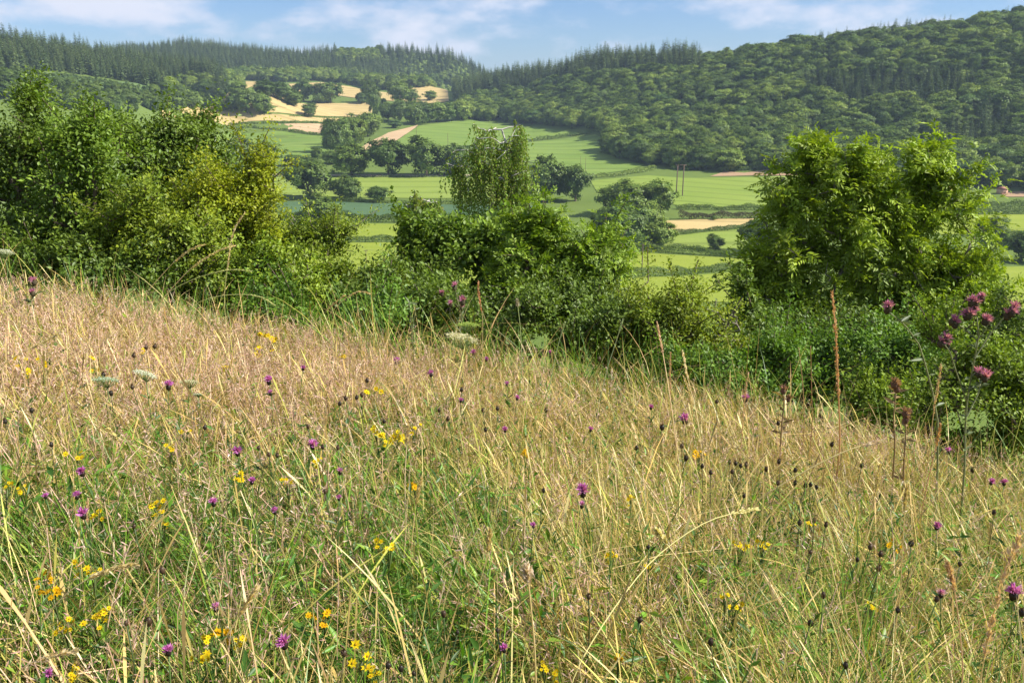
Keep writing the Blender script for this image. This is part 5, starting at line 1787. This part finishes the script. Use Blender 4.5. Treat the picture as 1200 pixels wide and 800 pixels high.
SH = [(171, 406), (157, 416), (155, 453), (181, 405), (121, 438), (130, 460), (6, 493), (37, 480), (398, 472), (405, 466), (418, 465), (424, 462), (361, 499), (378, 523), (396, 524), (303, 524), (315, 532), (325, 533), (381, 575),
      (450, 493), (515, 480), (525, 490), (566, 480), (569, 503), (541, 456), (583, 478), (776, 500, 11), (799, 522), (804, 536, 10), (746, 524), (823, 545), (833, 553), (855, 541), (862, 542), (868, 545), (874, 544), (858, 552), (898, 549),
      (872, 580), (637, 574), (520, 718, 12), (536, 740), (583, 738), (455, 778, 14), (470, 782, 12), (485, 788), (403, 764, 13), (157, 616), (190, 667, 12), (174, 727, 13), (148, 729), (690, 698, 11), (750, 725, 12), (833, 751, 12),
      (937, 612, 10), (954, 609), (968, 614), (1020, 640, 10), (1032, 648, 10), (1030, 665, 10), (1052, 714, 11), (1068, 636, 11), (1098, 701, 10), (1125, 660), (950, 646), (1005, 655), (965, 696, 10), (1197, 716, 13), (950, 729, 11), (991, 778, 11),
      (913, 540), (932, 550), (932, 565), (944, 568), (950, 567), (957, 570), (912, 565), (975, 520), (702, 420), (840, 470), (912, 495), (640, 480), (430, 445), (240, 500), (60, 520), (1140, 550), (1165, 600), (1010, 545), (760, 640)]
SH = [(t[0], t[1], t[2] * .78) if len(t) > 2 else (t[0], t[1], 6.4) for t in SH]
ranked(SH, 'dark knapweed seed head, %s from left %s', {
    (776, 500): 'dark seed head on a bent stem left of the purple flower right of centre', (520, 718): 'round dark brown seed head on a straight green stem near the bottom centre',
    (174, 727): 'round black seed head on a grey-green stem near the bottom left', (1052, 714): 'dark seed head standing alone in the lower right grass', (1197, 716): 'brown seed head at the right edge below the purple flower'},
       'dark knapweed seed heads in the meadow', seed_head, hk)

OG = dict(orange=True)
YE = [(436, 463, 18), (466, 510, 18), (450, 516, 12), (485, 503, 13), (440, 504, 11), (278, 559, 16), (180, 590, 17), (185, 604, 11), (115, 604, 13), (90, 535, 12), (310, 412, 18), (303, 395, 12), (320, 398, 11), (22, 420, 11), (32, 436, 10), (110, 425, 12),
      (423, 767, 22), (440, 788, 15), (240, 775, 18), (246, 748, 13), (105, 728, 15), (124, 716, 14), (77, 735, 14), (50, 680, 15, OG), (60, 690, 16, OG), (93, 662, 18), (110, 669, 14), (85, 787, 12), (380, 724, 16, OG), (367, 722, 14, OG), (445, 634, 14), (459, 643, 12),
      (717, 652, 14), (760, 666, 14), (636, 780, 12), (651, 791, 11), (851, 701, 10), (863, 714, 13), (725, 768, 11, OG), (336, 566, 12), (371, 542, 10), (190, 615, 9), (8, 570, 11), (22, 574, 10), (1045, 638, 11, OG), (950, 612, 9), (870, 640, 13), (895, 641, 11),
      (200, 525, 10), (215, 505, 11), (265, 430, 9), (400, 418, 9), (270, 740, 18, OG), (284, 748, 16), (820, 532, 13, OG), (740, 585, 10), (615, 530, 12, OG), (487, 570, 14, OG), (1020, 712, 9), (165, 412, 8), (50, 425, 8)]
ranked(YE, 'small yellow flower cluster, %s yellow from left %s', {
    (436, 463): 'bright yellow flower cluster left of centre, topmost of the yellow column', (466, 510): 'brightest yellow flower cluster of the patch left of centre', (278, 559): 'single bright yellow flower above the green grass at left',
    (423, 767): 'large yellow flower cluster at the bottom edge left of centre', (310, 412): 'yellow flower clump near the back of the meadow at left', (93, 662): 'yellow flower cluster below the brown dried spike at left',
    (240, 775): 'yellow flower at the bottom edge below the tall straw stems at left'},
       'yellow wildflowers in the meadow', yellow, lambda py: 0.51 - 0.08 * min(1, max(0, (450 - py) / 100)))

umbel(170, 436, 24, 'white wild carrot umbel tilted beside a purple flower at the left', .66, tilt=.35)
umbel(124, 443, 25, 'greenish white wild carrot umbel, leftmost of the pair at left', .62, (.5, .6, .42))
umbel(221, 446, 20, 'faded cream umbel right of the tilted white one', .58, (.62, .58, .36))
umbel(541, 393, 38, 'broad creamy white umbel at the back of the meadow near the centre', .8, (.72, .68, .45), tilt=.2)
umbel(547, 379, 24, 'yellow-green umbel above the broad cream one', .88, (.42, .55, .14))
umbel(4, 294, 18, 'white umbel at the left edge against the dark tree', .95)
umbel(232, 461, 10, 'small dull umbel in the left of the meadow', .55, (.6, .6, .45))
umbel(1160, 478, 10, 'small cream umbel at the right under the thistle', .7, (.7, .66, .5))


# ------------------------------------------------------------------ thistles
def thistle(base_px, D, segs_px, heads, label, cat='thistle', dry=False):
    """segs_px: polylines of the stem in the photo; heads: px,py,size"""
    b = P(*base_px, D)
    base = np.array([b[0], b[1], hz(b[0], b[1])])
    root = empty('thistle', base)
    tag(root, label, cat, 'thistles standing above the grass')
    st = MB(); lf = MB()
    gc = (.36, .25, .12) if dry else (.26, .28, .13)
    for kx, pl in enumerate(segs_px):
        pts = [P(px, py, D + 0.05 * math.sin(kx * 2 + i)) for i, (px, py) in enumerate(pl)]
        if kx == 0: pts = [base] + pts
        pts = np.array(pts)
        t = np.linspace(0, len(pts) - 1, 14)
        path = np.stack([np.interp(t, range(len(pts)), pts[:, a]) for a in range(3)], 1)
        V, F = tube(path, np.linspace(.0075 if kx == 0 else .0045, .0035, 14), 6); st.add(V, F, gc)
        m_ = 26 if kx == 0 else 12
        i = rng.integers(0, 14, m_)
        d = unit(rand_dirs(m_) * np.array([1, 1, .4]) + np.array([0, 0, .35]))
        l = rng.uniform(.03, .11 if kx == 0 else .06, m_)
        V, F = leaves(path[i], d, unit(rand_dirs(m_) + np.array([0, 0, 1.0])), l, l * .3, .2)
        lf.add(V, F, np.repeat(np.array((.28, .19, .09) if dry else (.13, .17, .07)) * rng.uniform(.7, 1.3, (m_, 1)), 4, 0))
    mesh_obj('stem', st.mesh('stem', M['plant'], off=base), root)
    mesh_obj('spiny_leaves', lf.mesh('spiny_leaves', M['plant'], off=base), root)
    for px, py, s in heads:
        n_sub = max(1, int(s / 6))
        hd_ = MB()
        for q in range(n_sub):
            c = P(px + random.uniform(-.35, .35) * s * (n_sub > 1), py + random.uniform(-.3, .3) * s * (n_sub > 1), D + random.uniform(-.03, .03))
            r_ = min(s, 12) * D / 1000 * .6
            V, F = blob(c, r_ * .6, r_ * .6, r_ * .75, 7, 5, .12); hd_.add(V, F, (.22, .13, .09) if dry else (.12, .10, .06))
            floret_head(hd_, c + np.array([0, 0, r_ * .4]), (random.uniform(-.5, .5), -.3, 1), r_ * 1.15, (.42, .25, .17) if dry else (.68, .32, .48), 34, (.35, .2, .13) if dry else (.50, .17, .34), w=.12)
        mesh_obj('flower_head', hd_.mesh('flower_head', M['petal'], off=base), root)


thistle((1131, 600), 5.2, [[(1131, 540), (1131, 505), (1133, 470), (1140, 430), (1147, 395), (1145, 372)], [(1133, 470), (1122, 440), (1113, 412), (1107, 404)], [(1135, 455), (1148, 452), (1152, 442)],
         [(1142, 420), (1160, 392), (1178, 370)], [(1146, 400), (1130, 385), (1119, 378)], [(1146, 398), (1156, 385)], [(1133, 488), (1146, 462), (1149, 450)]],
        [(1145, 362, 26), (1134, 374, 14), (1155, 379, 16), (1181, 366, 19), (1107, 401, 18), (1152, 438, 19), (1118, 378, 12), (1151, 350, 10)], 'big branched thistle with clustered purple heads at the right edge')
thistle((1105, 580), 5.4, [[(1100, 500), (1092, 455), (1078, 405), (1060, 380), (1042, 366)]], [(1037, 362, 16)], 'thistle with one purple head on a long leaning stem, in front of the ash')
thistle((545, 470), 8.0, [[(541, 420), (539, 395), (541, 370), (534, 345)], [(541, 385), (530, 365), (522, 347)], [(541, 375), (542, 360)], [(540, 390), (528, 372), (527, 358)], [(541, 372), (536, 350), (533, 338)]],
        [(533, 337, 9), (518, 345, 7), (542, 354, 10), (528, 357, 7), (541, 361, 7)], 'small dull purple thistle cluster in front of the centre bushes')
thistle((38, 420), 7.5, [[(40, 380), (39, 350), (40, 335)], [(40, 365), (36, 350)]], [(40, 331, 9), (38, 344, 8)], 'thistle with two purplish heads before the dark tree at left')
thistle((1051, 560), 5.6, [[(1049, 520), (1047, 490), (1050, 460)]], [(1050, 453, 13)], 'dried pinkish brown thistle head on a straight stem before the right-hand thicket', dry=True)
thistle((1064, 570), 5.5, [[(1060, 530), (1062, 505), (1060, 490)]], [(1060, 488, 14)], 'rusty brown dried thistle just right of the pinkish one', dry=True)
thistle((914, 560), 5.9, [[(916, 500), (919, 470), (918, 462)]], [(918, 458, 10), (924, 468, 8)], 'low rusty dried thistle at the meadow edge left of the tall brown spike', dry=True)
thistle((484, 470), 8.2, [[(485, 420), (482, 380), (480, 356)], [(483, 385), (488, 356)]], [], 'pale seeding thistle with two bare tips left of the centre bushes')


# ------------------------------------------------------------------ tall single grass stalks and dried spikes
def stalk(pts_px, D, label, head=0.25, hw=0.006, w=0.0022, col=(.58, .46, .22), hcol=None, name='grass_stalk', D1=None):
    """pts_px from the base upwards; the last share of it is the seed head"""
    n0 = len(pts_px)
    Ds = np.linspace(D, D1 or D, n0)
    pts = np.array([P(px, py, d_) for (px, py), d_ in zip(pts_px, Ds)])
    base = np.array([pts[0][0], pts[0][1], hz(pts[0][0], pts[0][1])])
    if pts[0][2] > base[2]: pts = np.concatenate([[base], pts])
    else: base = pts[0]
    m_ = 24
    d_ = np.concatenate([[0], np.cumsum(np.linalg.norm(np.diff(pts, axis=0), axis=1))])
    s = np.linspace(0, d_[-1], m_)
    path = np.stack([np.interp(s, d_, pts[:, a]) for a in range(3)], 1)
    for _ in range(2): path[1:-1] = (path[:-2] + 2 * path[1:-1] + path[2:]) / 4
    root = empty(name, base)
    tag(root, label, 'grass stalk' if name == 'grass_stalk' else 'dried spike', 'tall stalks standing above the meadow')
    st = MB(); V, F = tube(path, np.linspace(w * 1.35, w * .85, m_), 5); st.add(V, F, np.minimum(.95, np.array(col) * 1.35))
    pcs = [('stem', st, 'plant')]
    if head > 0:
        hm = MB()
        k0 = int(m_ * (1 - head)); hp = path[k0:]
        q = int(90 + hw * 14000)
        f = rng.uniform(0, 1, q)
        c = np.stack([np.interp(f * (len(hp) - 1), range(len(hp)), hp[:, a]) for a in range(3)], 1)
        ax = unit(hp[-1] - hp[0])
        rad = hw * 1.45 * np.sin(np.clip(f * .9 + .08, 0, 1) * math.pi) ** .6
        c = c + rand_dirs(q) * (rad * rng.uniform(.2, 1, q))[:, None]
        l = rng.uniform(.008, .018, q) + hw * .5
        V, F = leaves(c, unit(ax + rand_dirs(q) * .55), rand_dirs(q), l, l * .38, .1)
        hm.add(V, F, np.repeat(np.minimum(.9, np.array(hcol or col) * rng.uniform(.9, 1.6, (q, 1))), 4, 0))
        pcs.append(('seed_head', hm, 'plant'))
    finish(root, pcs)


BR = (.55, .33, .15)
stalk([(985, 520), (983, 470), (981, 420), (979, 380), (975, 342)], 5.6, 'tall brown dock-like spike in front of the ash', .42, .013, .005, BR, (.66, .38, .18), 'dried_spike')
stalk([(1089, 530), (1093, 490), (1098, 460), (1103, 428)], 5.4, 'pale tan grass spike left of the big thistle', .28, .007, .003, (.52, .38, .19), (.62, .44, .24))
stalk([(943, 500), (941, 450), (936, 407)], 5.9, 'bare tan stem, left of the two before the ash', 0, 0, .003, (.42, .28, .14))
stalk([(952, 500), (951, 450), (950, 405)], 5.9, 'bare brown stem, right of the two before the ash', 0, 0, .003, (.36, .21, .10))
stalk([(803, 600), (795, 540), (786, 470), (778, 420), (770, 378)], 4.6, 'very long straw stalk leaning left, right of centre', .2, .005, .0026, (.58, .42, .22), (.56, .36, .2), D1=5.4)
stalk([(832, 600), (824, 540), (816, 480), (806, 445), (800, 412)], 4.8, 'straw stalk leaning left behind the purple flower right of centre', .18, .006, .0022, D1=5.6)
stalk([(786, 470), (785, 440), (786, 413)], 6.2, 'short tan stalk with a bent tip right of centre', .35, .006, .0022, (.55, .36, .2))
stalk([(812, 480), (808, 460), (801, 441)], 5.9, 'pale curved stalk before the brambles', .5, .007, .002)
stalk([(872, 480), (874, 455), (877, 437)], 5.6, 'short tan spike at the bramble edge', .5, .006, .002, (.55, .36, .2))
stalk([(92, 470), (120, 420), (165, 350), (205, 305), (233, 284), (240, 287)], 6.0, 'long arching straw stalk, left of the two before the golden bush', .2, .006, .0026)
stalk([(125, 480), (150, 420), (190, 350), (225, 312), (262, 289), (276, 288)], 6.0, 'long arching straw stalk, right of the two before the golden bush', .22, .007, .0026, (.62, .50, .24))
stalk([(150, 420), (190, 345), (230, 325), (270, 314), (295, 318)], 6.2, 'greenish arching stalk below the two long straw ones', .2, .004, .0022, (.45, .47, .18))
stalk([(200, 430), (225, 355), (262, 345), (305, 345), (322, 358)], 6.4, 'low greenish arch of grass before the bright green bush', .15, .004, .0022, (.45, .47, .18))
stalk([(262, 350), (268, 300), (272, 270), (287, 250)], 6.8, 'upright stalk with a slanting straw tip before the golden bush', .3, .007, .002, (.5, .46, .2), (.66, .5, .28))
stalk([(366, 430), (382, 372), (398, 355), (420, 338), (434, 345)], 6.9, 'arching pale stalk at the meadow edge left of centre', .2, .005, .0022)
stalk([(350, 400), (370, 375), (392, 355), (404, 346)], 7.0, 'short slanting straw stalk left of the arching pale one', .2, .005, .002)
stalk([(0, 428), (30, 410), (52, 402), (72, 388)], 4.6, 'straw stalk reaching in from the left edge', .25, .006, .0024, (.64, .52, .28))
stalk([(880, 590), (920, 565), (965, 540), (1000, 524), (1032, 517)], 4.0, 'long pale stalk lying slantwise at the right below the brown spike', .12, .007, .0036, (.66, .55, .26), (.66, .5, .34))
stalk([(1000, 610), (985, 580), (965, 540), (952, 512)], 4.1, 'yellow-green stem crossing the slanting pale stalk', 0, 0, .003, (.55, .52, .17))
stalk([(1080, 600), (1088, 560), (1098, 520), (1102, 498)], 4.6, 'rusty forked stalk below the big thistle', .15, .006, .003, (.50, .30, .16), BR)
stalk([(1148, 800), (1155, 760), (1166, 710), (1176, 676), (1194, 630)], 1.75, 'fat pale brown grass spike slanting at the right edge', .3, .007, .0018, (.52, .42, .18), (.66, .45, .27))
stalk([(628, 800), (627, 760), (623, 720), (619, 676), (617, 666)], 1.75, 'straw stem topped by a pale fluffy spent head near the bottom centre', .06, .009, .0022, (.56, .44, .20), (.60, .48, .36))
stalk([(100, 660), (98, 640), (101, 612), (103, 584)], 2.9, 'short brown dried spike at the left', .6, .008, .002, (.5, .36, .2), (.62, .42, .26), 'dried_spike')
stalk([(665, 800), (700, 740), (735, 690), (768, 650), (830, 607), (886, 596)], 1.9, 'long pale stem slanting up to the right in the lower centre', .1, .004, .0018, (.56, .5, .2), D1=2.5)
stalk([(865, 800), (850, 760), (820, 690), (795, 655), (770, 622)], 1.9, 'pale stem leaning left and crossing the slanting one', .08, .004, .0016, (.6, .52, .24))
stalk([(210, 740), (216, 690), (222, 650), (230, 630)], 2.3, 'white-green stem with side bracts in the lower left', .0, .004, .002, (.58, .58, .34))
stalk([(3, 790), (40, 740), (70, 700), (110, 672), (160, 660)], 2.0, 'straw stem slanting up from the bottom left corner', .2, .005, .0018, (.62, .5, .26))
stalk([(10, 795), (35, 775), (60, 768), (88, 763)], 1.8, 'pale bent stalk low in the bottom left corner', .2, .004, .0018, (.66, .52, .32))
stalk([(250, 770), (275, 730), (292, 700), (300, 690)], 1.9, 'thick straw stem leaning right at the bottom left', .15, .004, .002, (.64, .5, .26))
stalk([(470, 690), (476, 620), (474, 560), (478, 500)], 2.9, 'upright straw stalk among the yellow flowers left of centre', .1, .005, .002, (.6, .48, .3))
stalk([(482, 640), (487, 590), (494, 560)], 2.9, 'second straw stalk beside the upright one left of centre', .2, .005, .002)
stalk([(250, 560), (254, 520), (259, 482), (261, 460)], 4.2, 'upright tan spike in the left of the meadow', .4, .006, .0022, (.56, .42, .2), (.62, .46, .22))
stalk([(48, 560), (56, 520), (66, 470), (73, 448)], 4.0, 'slanting tan spike at the far left of the meadow', .4, .006, .0022, (.56, .42, .2), (.62, .46, .22))
stalk([(28, 560), (28, 500), (29, 455), (29, 430)], 4.4, 'thin upright stem at the far left', 0, 0, .002, (.6, .44, .3))
stalk([(520, 560), (524, 520), (530, 470), (542, 420), (545, 405)], 4.6, 'yellow-green stalk rising to the broad cream umbel', 0, 0, .003, (.52, .52, .16), D1=7)
stalk([(606, 480), (612, 430), (610, 385), (606, 352)], 6.6, 'upright green stalk with a withered whorl before the centre thicket', .08, .01, .0028, (.36, .42, .18), (.4, .36, .26))
stalk([(640, 480), (648, 430), (655, 400), (662, 378)], 6.6, 'grey-green upright stalk before the centre thicket', .1, .004, .0026, (.36, .42, .22))
stalk([(700, 480), (712, 430), (722, 400), (730, 375)], 6.4, 'grey-green slanting stalk before the hawthorn', .1, .004, .0026, (.36, .42, .24))
stalk([(565, 420), (566, 370), (560, 345), (561, 330)], 7.4, 'thin stalk with an orange-brown tip among the centre bushes', .25, .008, .0026, (.42, .34, .16), (.5, .24, .12))
stalk([(530, 800), (545, 740), (560, 690), (572, 650), (574, 622)], 2.2, 'thin straw stem rising at the bottom centre', .12, .004, .0016)
stalk([(1012, 640), (1020, 600), (1030, 560), (1030, 545)], 3.4, 'upright straw stalk in the right of the meadow', .2, .005, .002)
stalk([(1055, 700), (1057, 650), (1060, 600), (1062, 570)], 2.6, 'tall thin straw stem in the lower right', .1, .004, .0018)
stalk([(1130, 790), (1125, 740), (1118, 680), (1110, 660)], 1.9, 'reddish straw stem in the bottom right', .12, .004, .0018, (.58, .4, .24))

DN = True

# ------------------------------------------------------------------ light, sky, air
SUN_AZ, SUN_EL = R(97), R(41)
sv = Vector((math.sin(SUN_AZ) * math.cos(SUN_EL), math.cos(SUN_AZ) * math.cos(SUN_EL), math.sin(SUN_EL)))
sd = bpy.data.lights.new('sun', 'SUN')
sd.energy = 5.0
sd.angle = R(0.53)
sd.color = (1.0, 0.94, 0.84)
so = bpy.data.objects.new('sun', sd)
COL.objects.link(so)
so.rotation_euler = sv.to_track_quat('Z', 'Y').to_euler()

wd = bpy.data.worlds.new('World')
S.world = wd
wd.use_nodes = True
N, L = wd.node_tree.nodes, wd.node_tree.links
N.clear()
out = nd(N, 'ShaderNodeOutputWorld')
bg = nd(N, 'ShaderNodeBackground', Strength=0.085)
sky = nd(N, 'ShaderNodeTexSky')
sky.sky_type = 'NISHITA'
sky.sun_disc = False
sky.sun_elevation = SUN_EL
sky.sun_rotation = SUN_AZ
sky.altitude = 100
sky.air_density = 1.0
sky.dust_density = 0.3
sky.ozone_density = 3.0
# clouds: soft fair-weather banks low over the hills, laid out by direction
tc = nd(N, 'ShaderNodeTexCoord')
mp = nd(N, 'ShaderNodeMapping')
mp.inputs['Scale'].default_value = (1.0, 1.0, 2.4)
mp.inputs['Location'].default_value = (0.35, 0.1, 0.05)
L.new(tc.outputs['Generated'], mp.inputs['Vector'])
n1 = nd(N, 'ShaderNodeTexNoise', Scale=7.0, Detail=8.0, Roughness=0.55)
L.new(mp.outputs[0], n1.inputs['Vector'])
r1 = nd(N, 'ShaderNodeMapRange')
r1.interpolation_type = 'SMOOTHSTEP'
r1.inputs[1].default_value = 0.42; r1.inputs[2].default_value = 0.64
L.new(n1.outputs['Fac'], r1.inputs[0])
tint = nd(N, 'ShaderNodeMix', data_type='RGBA', blend_type='MULTIPLY')
tint.inputs[0].default_value = 1.0
tint.inputs[7].default_value = (0.60, 0.73, 0.98, 1)
L.new(sky.outputs[0], tint.inputs[6])
mx = nd(N, 'ShaderNodeMix', data_type='RGBA')
L.new(r1.outputs[0], mx.inputs[0])
L.new(tint.outputs[2], mx.inputs[6])
mx.inputs[7].default_value = (5.9, 6.2, 7.2, 1)
L.new(mx.outputs[2], bg.inputs['Color'])
L.new(bg.outputs[0], out.inputs['Surface'])

# the air of the valley
hm, N, L = newmat('haze')
out = nd(N, 'ShaderNodeOutputMaterial')
pv = nd(N, 'ShaderNodeVolumePrincipled')
pv.inputs['Color'].default_value = (0.62, 0.79, 1.0, 1)
pv.inputs['Density'].default_value = 0.0001
pv.inputs['Anisotropy'].default_value = 0.1
L.new(pv.outputs[0], out.inputs['Volume'])
zs = [o.location.z for o in COL.objects if o.type == 'MESH']
V, F = box((0, 0, 40), (10400, 10400, 400))
V[:, 2] = np.where(V[:, 2] > 0, 175, -330)
tag(mesh_obj('haze', make_mesh('haze', V, F, hm)), 'thin blue summer haze filling the valley', 'haze', kind='stuff')

S.view_settings.view_transform = 'Standard'
S.view_settings.look = 'None'
S.view_settings.gamma = 1.0
S.view_settings.exposure = 0.72
c = S.cycles
c.max_bounces = 6
c.diffuse_bounces = 3
c.glossy_bounces = 2
c.transmission_bounces = 3
c.transparent_max_bounces = 8
c.volume_bounces = 0
c.sample_clamp_indirect = 6.0
c.use_denoising = DN
